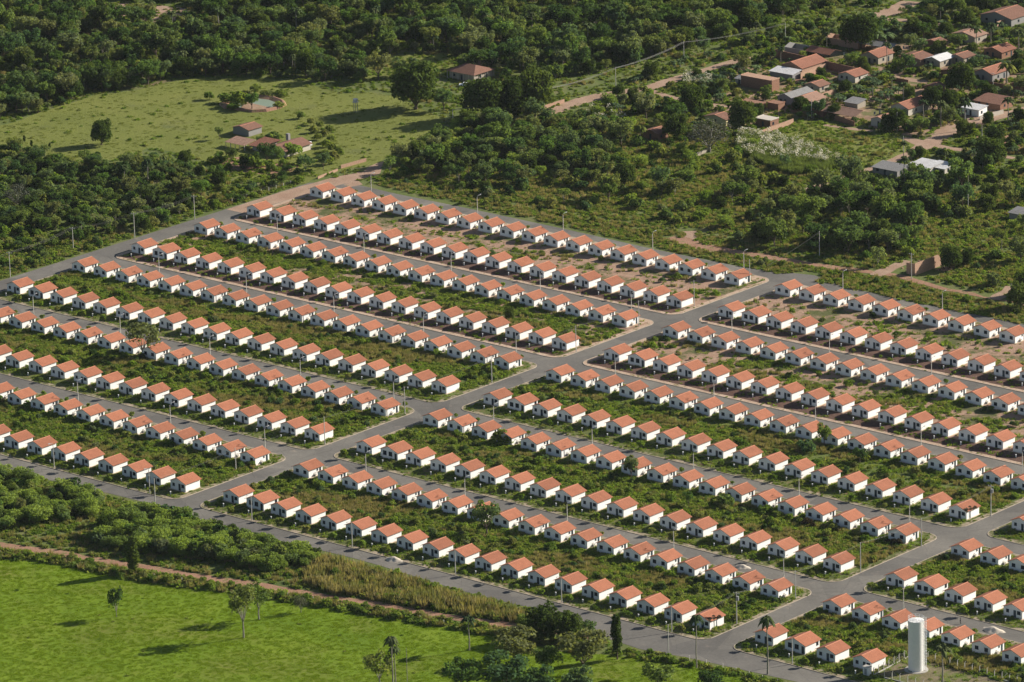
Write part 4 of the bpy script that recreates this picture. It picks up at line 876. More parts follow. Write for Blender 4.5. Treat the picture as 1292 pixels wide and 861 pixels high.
# pickup parked beside it
x, y = G(587, 109); e = empty('parked_car', (x, y, .02), math.radians(35)); PAINT = simple('white_paint', (.72, .74, .76), .3, .03); TYRE = simple('tyre', (.02, .02, .02), .9, .1)
mb = MB(); mb.box(-2.3, -.88, .35, 2.3, .88, .85); mb.add([(-1.1, -.8, .85), (1.2, -.8, .85), (1.2, .8, .85), (-1.1, .8, .85), (-.7, -.68, 1.5), (.6, -.68, 1.5), (.6, .68, 1.5), (-.7, .68, 1.5)], [(4, 5, 6, 7), (0, 1, 5, 4), (2, 3, 7, 6), (3, 0, 4, 7), (1, 2, 6, 5)]); obj('body', mb, PAINT, e)
mb = MB(); mb.add([(.68, -.62, 1.42), (1.15, -.72, .92), (1.15, .72, .92), (.68, .62, 1.42)], [(0, 1, 2, 3)]); mb.add([(-.6, -.78, .95), (.7, -.78, .95), (.5, -.72, 1.4), (-.55, -.72, 1.4)], [(0, 1, 2, 3)]); obj('windows', mb, PANEM, e)
for sx_ in (-1.45, 1.45):
    for sy_ in (-.9, .9): wb = MB(); wb.tube([(sx_, sy_-.1, .33), (sx_, sy_+.1, .33)], .33, 12); obj('wheel', wb, TYRE, e)
tag(e, 'white car parked beside the hipped farmhouse', 'car')
# pond with a raised earth rim
px_ = [(278, 132), (290, 127), (306, 123), (326, 122), (345, 124), (358, 129), (360, 133), (350, 138), (336, 141), (318, 142), (298, 139), (284, 137)]
rim = GP(px_); cx_, cy_ = np.mean(rim, axis=0); v, f = [], []; n = len(rim)
def ring(scale, z): return [(cx_+(x-cx_)*scale, cy_+(y-cy_)*scale, z) for x, y in rim]
R4 = ring(1.05, .02)+ring(.99, .9)+ring(.93, 1.0)+ring(.74, .07)
mb = MB(); mb.add(R4, [(a*n+i, a*n+(i+1) % n, (a+1)*n+(i+1) % n, (a+1)*n+i) for a in range(3) for i in range(n)])
tag(obj('pond_bank', mb, GM_REDDIRT), kind='structure')
WAT, _n, b = newmat('pond_water'); b.inputs['Base Color'].default_value = (.20, .25, .19, 1); b.inputs['Roughness'].default_value = .45; b.inputs['Specular IOR Level'].default_value = .2
sheet('pond_water', [(x, y) for x, y, z in ring(.78, 0)], .075, WAT); FOOT.append((cx_, cy_, 14))
tag(obj('pond_spit', MB().add([(a, b_, z) for a, b_, z in ring(.79, .09)][7:11]+[(cx_-3, cy_-1, .8)], [(0, 1, 4), (1, 2, 4), (2, 3, 4), (3, 0, 4)]), GM_DIRT), kind='structure')
# box on a post in the pasture
def post_box(px, py, h, lab):
    x, y = G(px, py); e = empty('water_tank', (x, y, 0)); mb = MB()
    for a in (-.5, .5):
        for b in (-.5, .5): mb.box(a-.08, b-.08, 0, a+.08, b+.08, h)
    obj('stand', mb, CONC, e); mb = MB(); mb.box(-1, -1, h+.003, 1, 1, h+.12); mb.tube([(0, 0, h+.12), (0, 0, h+1.2)], [.85, 1.0], 14); mb.tube([(0, 0, h+1.2), (0, 0, h+1.4)], [1.05, .5], 14); obj('tank', mb, SHEETW, e); tag(e, lab, 'water tank')
post_box(449, 142, 4, 'white water tank on a post in the far pasture'); post_box(390, 188, 1.4, 'small pale water tank beside the farm trees')

# ------------------------------------------------------------------ posts, lamps and wires
METAL = simple('lamp_metal', (.30, .31, .32), .5, .1, 2); POLE = simple('pole_concrete', (.50, .48, .44), .8, .12, 1.5)
def lamp_meshes(h):
    a = MB(); a.tube([(0, 0, -.1), (0, 0, h)], [.15, .10], 8); b = MB(); b.tube([(0, 0, h-.3), (0, 0, h+.05), (.15, 0, h+.35), (.6, 0, h+.55), (1.5, 0, h+.62)], .05, 6)
    c_ = MB(); c_.add([(1.3, -.13, .52+h), (2.1, -.16, .60+h), (2.1, .16, .60+h), (1.3, .13, .52+h), (1.35, -.08, .70+h), (2.0, -.1, .76+h), (2.0, .1, .76+h), (1.35, .08, .70+h)], [(0, 3, 2, 1), (4, 5, 6, 7), (0, 1, 5, 4), (1, 2, 6, 5), (2, 3, 7, 6), (3, 0, 4, 7)])
    return a.mesh('pole', POLE), b.mesh('arm', METAL), c_.mesh('lamp_head', METAL)
LM = lamp_meshes(7.4)
def lamp(x, y, rz, label):
    e = empty('lamp_post', (x, y, .15), rz); link('pole', LM[0], e); link('arm', LM[1], e); link('lamp_head', LM[2], e)
    return tag(e, label, 'lamp post', 'street lamps of the estate')
LAMPS = {68.0: [350, 459.3, 569.3, 681.7, 796.6, 923.4, 1046.6, 1175.2], 9.0: [200.7, 311, 421.3, 534.3, 651.3, 776.4, 900.8, 1028.9, 1162.2, 1290],
         -49.6: [42.1, 151.8, 265, 379, 496.8, 622.9, 747.3, 875, 1008.2, 1147.6], -108.2: [98.3, 215, 334.3, 461.7, 586.7, 715.7, 850, 988.8, 1140],
         128.5: [468.3, 602.3, 710.7, 823.5, 938.5, 1063.5, 1189], -157.5: [67.7, 188.3, 317.3, 444, 574.3, 708.3, 847.3, 999.5]}
LINEN = {68.0: 'fourth street', 9.0: 'third street', -49.6: 'second street', -108.2: 'first street', 128.5: 'far boundary road', -157.5: 'front boundary road'}
LAMPXY = []
for yy, lst in LAMPS.items():
    for k, px in enumerate(lst):
        lo, hi = -230.0, 330.0          # find x on that line for the pixel column
        for _ in range(40):
            mid = (lo+hi)/2
            if P(mid, yy, 3.5)[0] < px: lo = mid
            else: hi = mid
        lamp(lo, yy, math.pi/2 if yy != -157.5 else -math.pi/2, '%s concrete lamp post from the left along the %s of the estate' % (ORD[k+1], LINEN[yy])); LAMPXY.append((lo, yy))
def pole(px, py, h, label, cross=True, trafo=False, rz=0, mat=POLE, r=.15):
    x, y = G(px, py); e = empty('utility_pole', (x, y, 0), rz); mb = MB(); mb.tube([(0, 0, -.1), (0, 0, h)], [r, r*.7], 8); obj('pole', mb, mat, e)
    if cross:
        mb = MB(); mb.box(-1.0, -.06, h-.5, 1.0, .06, h-.38); obj('cross_arm', mb, METAL, e)
        for sx_ in (-.9, 0, .9): q = MB(); q.tube([(sx_, 0, h-.38), (sx_, 0, h-.15)], .06, 6); obj('insulator', q, SHEETW, e)
    if trafo: mb = MB(); mb.tube([(.45, 0, h-2.4), (.45, 0, h-1.2)], .35, 12); mb.box(.05, -.1, h-2.0, .2, .1, h-1.7); obj('transformer', mb, METAL, e)
    tag(e, label, 'utility pole'); return (x, y, h-.2)
WIREM = simple('wire', (.13, .13, .12), .5, .05)
def wires(pts, label, n=3, rad=.022, gap=.8, sag=.9):
    mb = MB()
    for a, b in zip(pts[:-1], pts[1:]):
        a, b = Vector(a), Vector(b); d = (b-a); nn = Vector((-d.y, d.x, 0)).normalized()
        for k in range(n):
            o_ = nn*(k-(n-1)/2)*gap; mb.tube([a.lerp(b, t/8)+o_-Vector((0, 0, sag*4*(t/8)*(1-t/8))) for t in range(9)], rad, 4, cap=False)
    o = obj('power_cable', mb, WIREM); tag(o, label, 'cable'); return o
nw = [pole(245.7, 277.5, 9, 'concrete utility pole beside the lane, nearest the estate corner', rz=.3), pole(170, 300, 9, 'second concrete utility pole along the left lane', rz=.3), pole(92.5, 315, 8, 'third concrete utility pole along the left lane, before dark bushes', rz=.3), pole(13, 350, 9, 'concrete utility pole at the far left edge above the lane', rz=.3)]
x, y = G(-60, 372); wires(nw+[(x, y, 8.5)], 'power cables strung on poles along the left lane', 3, .016)
av = [pole(1250.3, 651, 9.5, 'utility pole with transformer at the corner of the damaged house', trafo=True), pole(1162.6, 689.5, 8.5, 'plain concrete pole on the grass corner by the right avenue', False), pole(1085.8, 722.5, 9, 'concrete pole between two house rows beside the right avenue', False), pole(1003.8, 756.5, 8.5, 'plain concrete pole on the kerb just above the lowest crossroad block', False), pole(929.6, 788, 9.5, 'utility pole with transformer by the lowest damaged roof', trafo=True), pole(843.5, 827.5, 9, 'concrete pole on the verge below the lowest road', False)]
wires(av, 'power cables following the right avenue', 2, .016, .5)
ca = [pole(876, 387, 9, 'concrete pole beside the central avenue at the fourth street corner', False), pole(806.2, 413, 9, 'thin concrete pole beside the last house of the third row back', False), pole(727, 445, 9, 'concrete pole beside the central avenue kerb, middle of the estate', False), pole(620.7, 484, 9, 'concrete pole in the tall grass beside the central avenue', False), pole(511, 523, 9, 'concrete pole on the kerb corner left of the central avenue', False), pole(410, 561.5, 9, 'pole before the end house of the third row by the avenue', False), pole(297.8, 595, 7.5, 'short pole in the back yard near the lowest left rows', False), pole(196, 638, 8.5, 'concrete pole on the lower verge at the lowest left corner', False)]
wires(ca, 'power cables following the central avenue', 2, .012, .5)
pole(946, 356.5, 8, 'concrete pole at the far crossroad corner', False)
lp = [pole(571.7, 161, 7, 'wooden pole at the edge of the far pasture', False), pole(687, 138, 8, 'pole under the big mango trees by the earth road', False), pole(777, 111, 8, 'pole on the verge above the earth road', False), pole(863, 78, 8, 'pole in the scrub where the cables enter the village', False), pole(991, 54, 8, 'pole behind the village yard', False)]
wires(lp, 'long bundle of cables crossing the scrub towards the village', 3, .035, .5, 1.0)
pole(1034, 324, 9, 'concrete pole in the scrub beyond the far road', False); wires([tuple(list(G(1034, 324))+[8.6]), tuple(list(G(968, 343))+[2.0])], 'stay cable slanting from the scrub pole', 1, .04, .1, .3)
pole(1150, 352, 9, 'pole in front of the brick ruin', True); pole(1221.5, 271.5, 7.5, 'concrete pole alone in the right hand scrub', False)
pole(1253, 118, 8, 'tall pole in the village street beside the red roof'); pole(1218, 165, 6.5, 'thin pole at the bend of the village road', False); pole(1132, 167, 7.5, 'thin pole beside the long orange roofed house', False); pole(1140, 192, 6, 'thin pole on the lawn near the track', False); pole(1024, 149, 7, 'thin pole in front of the pink tiled house', False); pole(1061, 225, 4.5, 'short pole at the edge of the reeds', False)
pole(1276, 372, 4.5, 'short pole at the right edge by the bare bank', False); pole(514, 862, 10, 'bare wooden pole in the near pasture beside the palms', False, mat=BARK_PALE, r=.1); pole(1239, 182, 7, 'thin pole beside the dark grove at the right', False)

# ------------------------------------------------------------------ water tower and its yard
x, y = 244.6, -141.2; e = empty('water_tower', (x, y, .19)); LAMPXY.append((x, y)); WT = wall_mat('tower_white', (.80, .80, .78), (.50, .46, .38), 0)
h = 14.2; r = 2.15
mb = MB(); prof = []
for k in range(15):
    z = k*h/14; prof.append((z, r))
for (z, rr), (z2, r2) in zip(prof[:-1], prof[1:]):
    mb.tube([(0, 0, z), (0, 0, z2-.04)], [rr, rr], 40, cap=False); mb.tube([(0, 0, z2-.04), (0, 0, z2)], [rr+.025, rr+.025], 40, cap=True)
obj('shell', mb, WT, e, smooth=False)
mb = MB(); mb.tube([(0, 0, h+.003), (0, 0, h+.35)], [r+.02, r*.12], 40); obj('lid', mb, WT, e); 
mb = MB()
for k in range(14):
    a = 2*math.pi*k/14; a2 = 2*math.pi*(k+1)/14; mb.tube([(r*math.cos(a), r*math.sin(a), h), (r*math.cos(a), r*math.sin(a), h+1.0)], .035, 5)
    for zz in (.5, 1.0): mb.tube([(r*math.cos(a), r*math.sin(a), h+zz), (r*math.cos(a2), r*math.sin(a2), h+zz)], .03, 5)
obj('guard_rail', mb, PAINT, e)
mb = MB(); lx, ly = r*.72+.75, r*.45+.1
for sx_ in (-.22, .22): mb.box(lx+sx_-.05, ly-.05, 0, lx+sx_+.05, ly+.05, h+1)
for k in range(40): mb.box(lx-.2, ly-.02, .4+k*.36, lx+.2, ly+.02, .45+k*.36)
for k in range(7): mb.box(r*.7, ly-.04, 1+k*2.1, lx, ly+.04, 1.08+k*2.1)
obj('ladder', mb, PAINT, e)
mb = MB()
for k in range(16): mb.tube([(lx+.4*math.cos(t), ly+.4*math.sin(t), 2.4+k*.8) for t in np.linspace(-2.4, 2.4, 9)], .025, 4)
obj('ladder_cage', mb, PAINT, e)
mb = MB(); mb.tube([(0, 0, -.1), (0, 0, .12)], r+1.1, 32); obj('base_slab', mb, CONC, e); tag(e, 'tall white cylindrical water tower with ladder inside the fenced yard', 'water tower')
TRACKS.append((np.array([(243.5, -142.), (246., -141.)]), 3.5))
def post_fence(pts, label, step=2.5, h=2.1, top=True, wire=True, cap=None, curb=.25):
    e = empty('post_fence', (*pts[0], .15)); o0 = Vector(pts[0]); pm = MB(); pm.box(-.07, -.07, 0, .07, .07, h)
    if top: pm.add([(-.06, -.06, h), (.06, -.06, h), (.06, .06, h), (-.06, .06, h), (.22, -.06, h+.38), (.32, -.06, h+.32), (.32, .06, h+.32), (.22, .06, h+.38)], [(0, 1, 5, 4), (1, 2, 6, 5), (2, 3, 7, 6), (3, 0, 4, 7), (4, 5, 6, 7)])
    pme = pm.mesh('post', POLE); wm = MB(); cm_ = MB()
    for a, b in zip(pts[:-1], pts[1:]):
        a, b = Vector(a), Vector(b); L = (b-a).length; k = max(1, round(L/step)); dd = (b-a)/L
        for j in range(k): q = a.lerp(b, j/k)-o0; link('post', pme, e, (q.x, q.y, 0))
        if wire:
            for z in (.5, .95, 1.4, 1.85): wm.tube([(a.x-o0.x, a.y-o0.y, z), (b.x-o0.x, b.y-o0.y, z)], .012, 4)
        if curb: nn = Vector((-dd.y, dd.x))*.1; aa, bb = a-o0, b-o0; cm_.add([(aa.x-nn.x, aa.y-nn.y, 0), (bb.x-nn.x, bb.y-nn.y, 0), (bb.x+nn.x, bb.y+nn.y, 0), (aa.x+nn.x, aa.y+nn.y, 0), (aa.x-nn.x, aa.y-nn.y, curb), (bb.x-nn.x, bb.y-nn.y, curb), (bb.x+nn.x, bb.y+nn.y, curb), (aa.x+nn.x, aa.y+nn.y, curb)], [(4, 5, 6, 7), (0, 1, 5, 4), (2, 3, 7, 6), (1, 2, 6, 5), (3, 0, 4, 7)])
    q = Vector(pts[-1])-o0; link('post', pme, e, (q.x, q.y, 0))
    if wire: obj('wire', wm, WIREM, e)
    if curb: obj('kerb_wall', cm_, CONC, e)
    return tag(e, label, 'fence')
post_fence([(238.0, -151.5), (236.8, -134.0), (242.5, -133.2), (300, -134.4)], 'white post and wire fence behind the water tower')
post_fence([(241.5, -151.3), (300, -149.8)], 'white post and wire fence in front of the water tower', 2.6)
mb = MB()
for a, b in (((0, 0, .1), (1.6, .2, 2.0)),): mb.tube([a, b], .07, 6)
for px, py, lab in ((1126, 838, 'leaning white brace post at the left corner of the tank yard'), (1264, 858, 'leaning white brace post behind the palm in the tank yard')):
    gx, gy = G(px, py); tag(obj('brace_post', mb, POLE, None, (gx, gy, .15)), lab, 'post')
gx, gy = 236.2, -152.6; e = empty('meter_cabin', (gx, gy, .15)); mb = MB(); mb.box(-.9, 0, 0, .9, 1.4, 2.3); obj('wall', mb, WALL, e); mb = MB(); mb.box(-1.05, -.15, 2.303, 1.05, 1.55, 2.42); obj('roof', mb, CONC, e); mb = MB(); mb.box(-.4, -.04, .2, .4, 0, 1.9); obj('door', mb, METAL, e); tag(e, 'small white meter cabin at the corner of the tank yard', 'cabin')
post_fence([G(293, 256.5), G(330, 245), G(376, 231)], 'row of thin fence posts beside the earth lane below the farm', 4, 1.5, False, True, curb=0)
post_fence([G(p_, q_) for p_, q_ in ((0, 700), (60, 704), (160, 725), (300, 744), (427, 764), (500, 777), (560, 788))], 'old post fence along the edge of the near pasture', 8, 1.2, False, False, curb=0)
post_fence([G(p_, q_) for p_, q_ in ((870, 833), (912, 843), (962, 858), (1020, 873))], 'low post fence between the road and the pasture at the bottom', 5, 1.2, False, False, curb=0)

# sand heaps and the walker
SANDM = simple('sand', (.52, .46, .38), .95, .15, 2)
for px, py, r_, lab in ((1253, 796, 2.6, 'pale sand heap on the street near the right edge'), (937, 716, 1.9, 'pale sand heap on the street below the middle block'), (497, 707, 2.4, 'flat heap of pale rubble beside the front boundary road')):
    gx, gy = G(px, py); mb = MB(); nn_ = 18; vs = []
    for k, (sc_, z) in enumerate(((1, 0), (.8, .25), (.5, .65), (.25, .95))):
        for j in range(nn_): t = 6.283*j/nn_; q = r_*sc_*(1+.15*math.sin(3*t+k)+.08*math.sin(7*t)); vs.append((q*math.cos(t)*1.3, q*math.sin(t)*.8, z*r_*.4))
    vs.append((0, 0, 1.05*r_*.4)); fs = [(a*nn_+j, a*nn_+(j+1) % nn_, (a+1)*nn_+(j+1) % nn_, (a+1)*nn_+j) for a in range(3) for j in range(nn_)]+[(3*nn_+j, 3*nn_+(j+1) % nn_, 4*nn_) for j in range(nn_)]
    mb.add(vs, fs); tag(obj('sand_heap', mb, SANDM, None, (gx, gy, .05), smooth=True), lab, 'sand heap')
def person(x, y, rz, label):
    me = bpy.data.meshes.new('person'); V = [(0, 0, .95), (0, 0, 1.15), (0, .02, 1.38), (0, .02, 1.50), (0, .04, 1.62), (0, .05, 1.74), (.10, .02, .9), (.11, .12, .5), (.11, .02, .07), (.11, .16, .04), (-.10, .02, .9), (-.11, -.06, .5), (-.11, -.2, .09), (-.11, -.06, .04),
         (.19, .02, 1.40), (.24, -.04, 1.13), (.25, .06, .9), (.25, .1, .80), (-.19, .02, 1.40), (-.24, .06, 1.13), (-.25, .16, .92), (-.25, .2, .83)]
    E_ = [(0, 1), (1, 2), (2, 3), (3, 4), (4, 5), (0, 6), (6, 7), (7, 8), (8, 9), (0, 10), (10, 11), (11, 12), (12, 13), (2, 14), (14, 15), (15, 16), (16, 17), (2, 18), (18, 19), (19, 20), (20, 21)]
    Rr = [.15, .14, .17, .065, .10, .085, .10, .07, .05, .045, .10, .07, .05, .045, .065, .05, .04, .04, .065, .05, .04, .04]
    me.from_pydata(V, E_, []); o = link('person', me, None, (x, y, .05), rz); mt = simple('dark_clothes', (.035, .035, .045), .9, .1); me.materials.append(mt)
    md = o.modifiers.new('skin', 'SKIN'); sk = me.skin_vertices[0] if me.skin_vertices else None
    if not me.skin_vertices:
        bm = bmesh.new(); bm.from_mesh(me); bm.verts.layers.skin.verify(); bm.to_mesh(me); bm.free()
    for i, q in enumerate(me.skin_vertices[0].data): q.radius = (Rr[i], Rr[i]); q.use_root = (i == 0)
    o.modifiers.new('sub', 'SUBSURF').levels = 1
    hm = MB(); hm.tube([(0, .03, 1.66), (0, .03, 1.76), (0, .03, 1.83)], [.115, .105, .05], 10); obj('hair', hm, TYRE, o)
    return tag(o, label, 'person')
person(232.6, -104.9, 1.9, 'person in dark clothes walking in the street behind the water tower')


# ------------------------------------------------------------------ single trees one can point to
T = tree
SPOT = []
def at(name, kind, px, py, hpx, label, wide=1.0, cat='tree', group=None, var=None, clear=None, dx=0):
    x, y = G(px, py); h = hpx/mpp(px, py); SPOT.append((x, y, clear if clear else h*.3*wide)); return T(name, kind, x, y, h, label, cat, group, wide, var)
at('upright_tree', 'upright', 169, 724, 46, 'dark upright tree on the track beside the near pasture', 1.25)
at('thin_tree', 'open', 147, 779, 40, 'thin sparse young tree alone in the near pasture', .55)
at('field_tree', 'slim', 307.5, 805, 64, 'tall thin tree with high crown in the near pasture', 1.2, var=0)
at('field_tree', 'slim', 327, 782, 45, 'broader light crowned tree just behind the tall thin pasture tree', 1.5, var=1)
at('bare_shrub', 'grey', 380, 773, 24, 'leafless brown shrub at the edge of the near pasture', .8)
at('palm_tree', 'palm', 592, 821, 40, 'lone palm in the near pasture above its long shadow', .85)
at('palm_tree', 'tallpalm', 496, 866, 60, 'left palm of the close pair at the bottom of the pasture', 1.0)
at('palm_tree', 'tallpalm', 499, 862, 44, 'shorter palm of the close pair at the bottom of the pasture', 1.1)
at('dark_tree', 'open', 479, 864, 42, 'small dark tree left of the pair of palms', 1.0)
at('slim_tree', 'upright', 779, 832, 56, 'slender upright tree beside the lowest road', .8)
at('palm_tree', 'tallpalm', 879, 843, 64, 'very tall thin palm left of the lowest crossroad', .85)
at('palm_tree', 'tallpalm', 968.5, 851, 70, 'very tall thin palm right of the lowest crossroad', .9)
at('palm_tree', 'palm', 1189, 862, 44, 'palm with round head beside the water tower', 1.0)
for (px, py, hp, k, w, lb) in [(652, 838, 46, 'tree', 1.5, 'bright topped tree at the left of the clump by the road'), (640, 878, 50, 'tree', 1.45, 'low olive tree at the bottom edge below the bright tree'), (736, 850, 50, 'tree', 1.4, 'round olive tree at the right of the roadside clump'),
        (684, 808, 44, 'dense', 1.05, 'dark rounded tree behind the bright tree of the clump'), (718, 811, 40, 'dense', 1.0, 'dark tree next to the road at the back of the clump'), (690, 850, 36, 'tree', 1.2, 'small shaded tree in the middle of the roadside clump'),
        (584, 880, 44, 'tree', 1.2, 'olive bushy tree cut by the bottom edge'), (680, 885, 44, 'tree', 1.2, 'dark bushy tree cut by the bottom edge under the clump'), (730, 885, 44, 'tree', 1.1, 'bushy tree at the bottom edge right of the clump'), (742, 805, 22, 'open', 1.1, 'small light shrub by the kerb right of the clump'),
        (830, 872, 38, 'tree', 1.3, 'olive tree cut by the bottom edge near the thin palm'), (896, 876, 32, 'tree', 1.1, 'small round tree at the bottom edge below the tall palm'), (664, 800, 26, 'tree', 1.1, 'yellow green tree at the top left of the clump'),
        (180, 451, 44, 'open', 1.15, 'sparse round tree hiding an orange roof in the left block'), (796.5, 604, 30, 'tree', .8, 'round dark tree beside a house in the middle block'), (614, 676, 42, 'tree', .95, 'wide dark tree between two houses of the middle block'), (1040, 563, 30, 'tree', .8, 'round tree between two houses at the right of the middle block'),
        (643, 403, 17, 'dense', .85, 'small dark round tree in the dry back yards'), (1019, 572, 17, 'bush', 1.0, 'dark bush behind the house beside the round tree'), (1085, 585, 22, 'tree', 1.1, 'low spreading bush behind the right hand houses'), (869, 640, 20, 'tree', .8, 'brown green bush behind a middle block house'), (917, 640, 16, 'bush', 1.1, 'rounded bush hiding a house corner in the middle block'), (634, 560, 18, 'greenbush', 1.2, 'bright bush hiding a house corner near the central avenue'),
        (129, 183, 33, 'dense', .9, 'lone dark tree with a long shadow in the far pasture'), (277, 176, 15, 'tree', .8, 'small dark tree left of the farm pavilion'),
        (337, 208, 28, 'tree', .95, 'tree in front of the farmhouse'), (311, 212, 18, 'dense', 1.1, 'dark round tree at the front of the farm yard'), (276, 236, 22, 'dense', .9, 'dark tree at the lower left of the farm yard'), (386, 218, 24, 'open', 1.0, 'loose tree at the corner of the farm lane'), (408, 214, 20, 'tree', 1.0, 'leafy tree beside the cream wall'),
        (292, 205, 18, 'tree', 1.0, 'tree at the left end of the farm roofs'), (322, 213, 16, 'greenbush', 1.1, 'low green tree in the middle of the farm yard'), (352, 204, 20, 'tree', .9, 'leafy tree against the right end of the farmhouse'), (370, 196, 14, 'greenbush', 1.2, 'bright bush right of the farmhouse'), (345, 178, 12, 'bush', 1.4, 'low bush behind the farmhouse roof'), (328, 184, 13, 'tree', 1.0, 'small tree between the pavilion and the farmhouse'),
        (286, 130, 12, 'greenbush', 1.3, 'bush on the left bank of the pond'), (312, 124, 10, 'bush', 1.5, 'dark bush on the back bank of the pond'), (338, 122, 8, 'bush', 1.8, 'low bush on the far bank of the pond'), (294, 139, 9, 'greenbush', 1.4, 'bush at the front left foot of the pond bank'), (352, 136, 7, 'greenbush', 1.5, 'small bush at the right front of the pond bank'),
        (302, 134, 19, 'greenbush', 1.1, 'green tree growing inside the pond bank'), (318, 138, 22, 'tree', 1.1, 'larger green tree beside the pond water'), (264, 126, 10, 'greenbush', 1.0, 'small bush left of the pond'), (354, 122, 9, 'greenbush', 1.6, 'low spreading bush behind the pond'), (323, 115, 8, 'greenbush', 1.3, 'small feathery bush beyond the pond'),
        (525, 138, 62, 'dense', 1.0, 'huge rounded mango tree left of the hipped farmhouse'), (560, 140, 26, 'tree', 1.1, 'smaller tree below the huge mango tree'), (612, 150, 54, 'dense', 1.05, 'broad dark tree right of the hipped farmhouse'), (648, 146, 50, 'dense', .85, 'dark tree joining the two biggest crowns'), (676, 140, 56, 'dense', .95, 'big green mango tree beside the earth road'), (604, 92, 30, 'open', 1.3, 'light open tree behind the hipped farmhouse'),
        (935, 166, 40, 'dense', .95, 'round dark mango tree beside the cream cottage'), (873, 140, 32, 'dense', 1.0, 'dark tree beside the village track'), (815, 150, 32, 'tree', 1.15, 'brownish tree below the village road fork'), (853, 176, 34, 'dense', 1.0, 'dark tree over the lone brick cottage'), (895, 192, 42, 'grey', 1.5, 'grey leafless tree below the cream cottage'),
        (1086, 62, 46, 'dense', 1.1, 'large dark tree behind the village houses'), (1106, 50, 30, 'tree', 1.0, 'tree at the edge of the earth clearing'), (1172, 42, 22, 'dense', 1.0, 'dark round tree in the upper village gardens'), (1213, 115, 38, 'dense', 1.05, 'big dark tree in the middle of the village gardens'), (1178, 138, 30, 'dense', 1.05, 'dark tree over the small red hut'), (1200, 138, 24, 'dense', .9, 'dark tree next to the hut tree'),
        (1131, 165, 30, 'dense', .9, 'dark tree in front of the long orange roofed house'), (1162, 168, 20, 'tree', 1.3, 'bushy green tree at the road junction'), (1150, 205, 18, 'tree', .8, 'small tree behind the grey shed'), (1249, 210, 36, 'dense', 1.15, 'large dark grove tree right of the sheds'), (1213, 240, 38, 'tree', 1.1, 'tall brownish tree beside the white roofed sheds'), (1183, 240, 26, 'tree', .9, 'tree in front of the white roofed sheds'), (1172, 244, 24, 'dense', .9, 'dark tree below the little pale shed'),
        (1199, 340, 30, 'dense', 1.0, 'larger dark tree beside the brick ruin'), (1219, 336, 22, 'dense', .9, 'smaller dark tree right of the brick ruin'), (1288, 390, 34, 'dense', 1.1, 'dark tree at the right edge over the bare bank'), (1264, 316, 28, 'slim', 1.0, 'thin stemmed tree at the right edge of the scrub'),
        (1255, 190, 30, 'dense', 1.0, 'dark tree behind the grove at the right'), (1110, 60, 24, 'banana', 1.2, 'banana plants behind the cream gabled house'), (22, 262, 30, 'grey', 1.5, 'pale grey tree in the dark scrub at the left edge'),
        (122, 640, 14, 'feathery', 1.0, 'bright shrub at the right end of the left bushes'), (51, 660, 22, 'feathery', 1.1, 'bright feathery shrub above the red track'), (133, 676, 26, 'dense', .95, 'rounded blue green bush beside the red track')]:
    nm = {'tree': 'leafy_tree', 'dense': 'dense_tree', 'open': 'open_tree', 'grey': 'bare_tree', 'bush': 'bush', 'greenbush': 'bush', 'slim': 'thin_tree', 'banana': 'banana_plant', 'feathery': 'shrub'}[k]
    at(nm, k, px, py, hp, lb, w, cat='bush' if k in ('bush', 'greenbush', 'feathery') else 'tree')
for (px, py, hp, k, w, lb) in [(1218, 108, 22, 'goldpalm', 1, 'x')]: pass
for (px, py, hp, k, w, lb) in [(1270, 106, 24, 'goldpalm', 1.2, 'golden green palm in front of the stepped red roof'), (1119, 82, 26, 'palm', .9, 'palm beside the cream gabled house'), (1217, 165, 38, 'palm', .8, 'tall palm before the small white building'), (1187, 160, 30, 'palm', 1.0, 'palm at the village road junction'), (1165, 152, 24, 'palm', 1.0, 'palm right of the long orange roofed house'), (1272, 152, 26, 'palm', 1.1, 'palm at the end of the pale fence wall'), (1141, 237, 36, 'palm', .6, 'thin palm in front of the grey shed'), (1140, 205, 24, 'palm', .8, 'palm behind the grey shed on the track'), (1232, 62, 26, 'palm', 1.1, 'palm before the pale brown roof'), (1250, 58, 26, 'palm', 1.1, 'palm between two upper village roofs'), (1285, 66, 26, 'palm', 1.2, 'palm at the right edge of the upper village'), (1140, 128, 22, 'palm', 1.1, 'palm in the banana garden behind the long house'), (808, 178, 18, 'goldpalm', 1.1, 'yellow palm beside the lone brick cottage'), (187, 230, 26, 'palm', 1.1, 'palm in the scrub below the far pasture'), (108, 640, 16, 'banana', .9, 'broad leaved plant in the left bushes'), (590, 62, 24, 'palm', 1.1, 'palm above the meadow in the far wood'), (742, 60, 28, 'palm', 1.1, 'palm rising from the far wood'), (276, 42, 30, 'palm', 1.2, 'large palm in the far wood above the pond'), (374, 40, 28, 'palm', 1.1, 'pale palm in the far wood right of the clearing'), (190, 24, 22, 'palm', 1.1, 'palm beside the bare clearing in the far wood')]:
    at('palm_tree' if 'palm' in k else 'banana_plant', k, px, py, hp, lb, w, cat='palm' if 'palm' in k else 'plant')
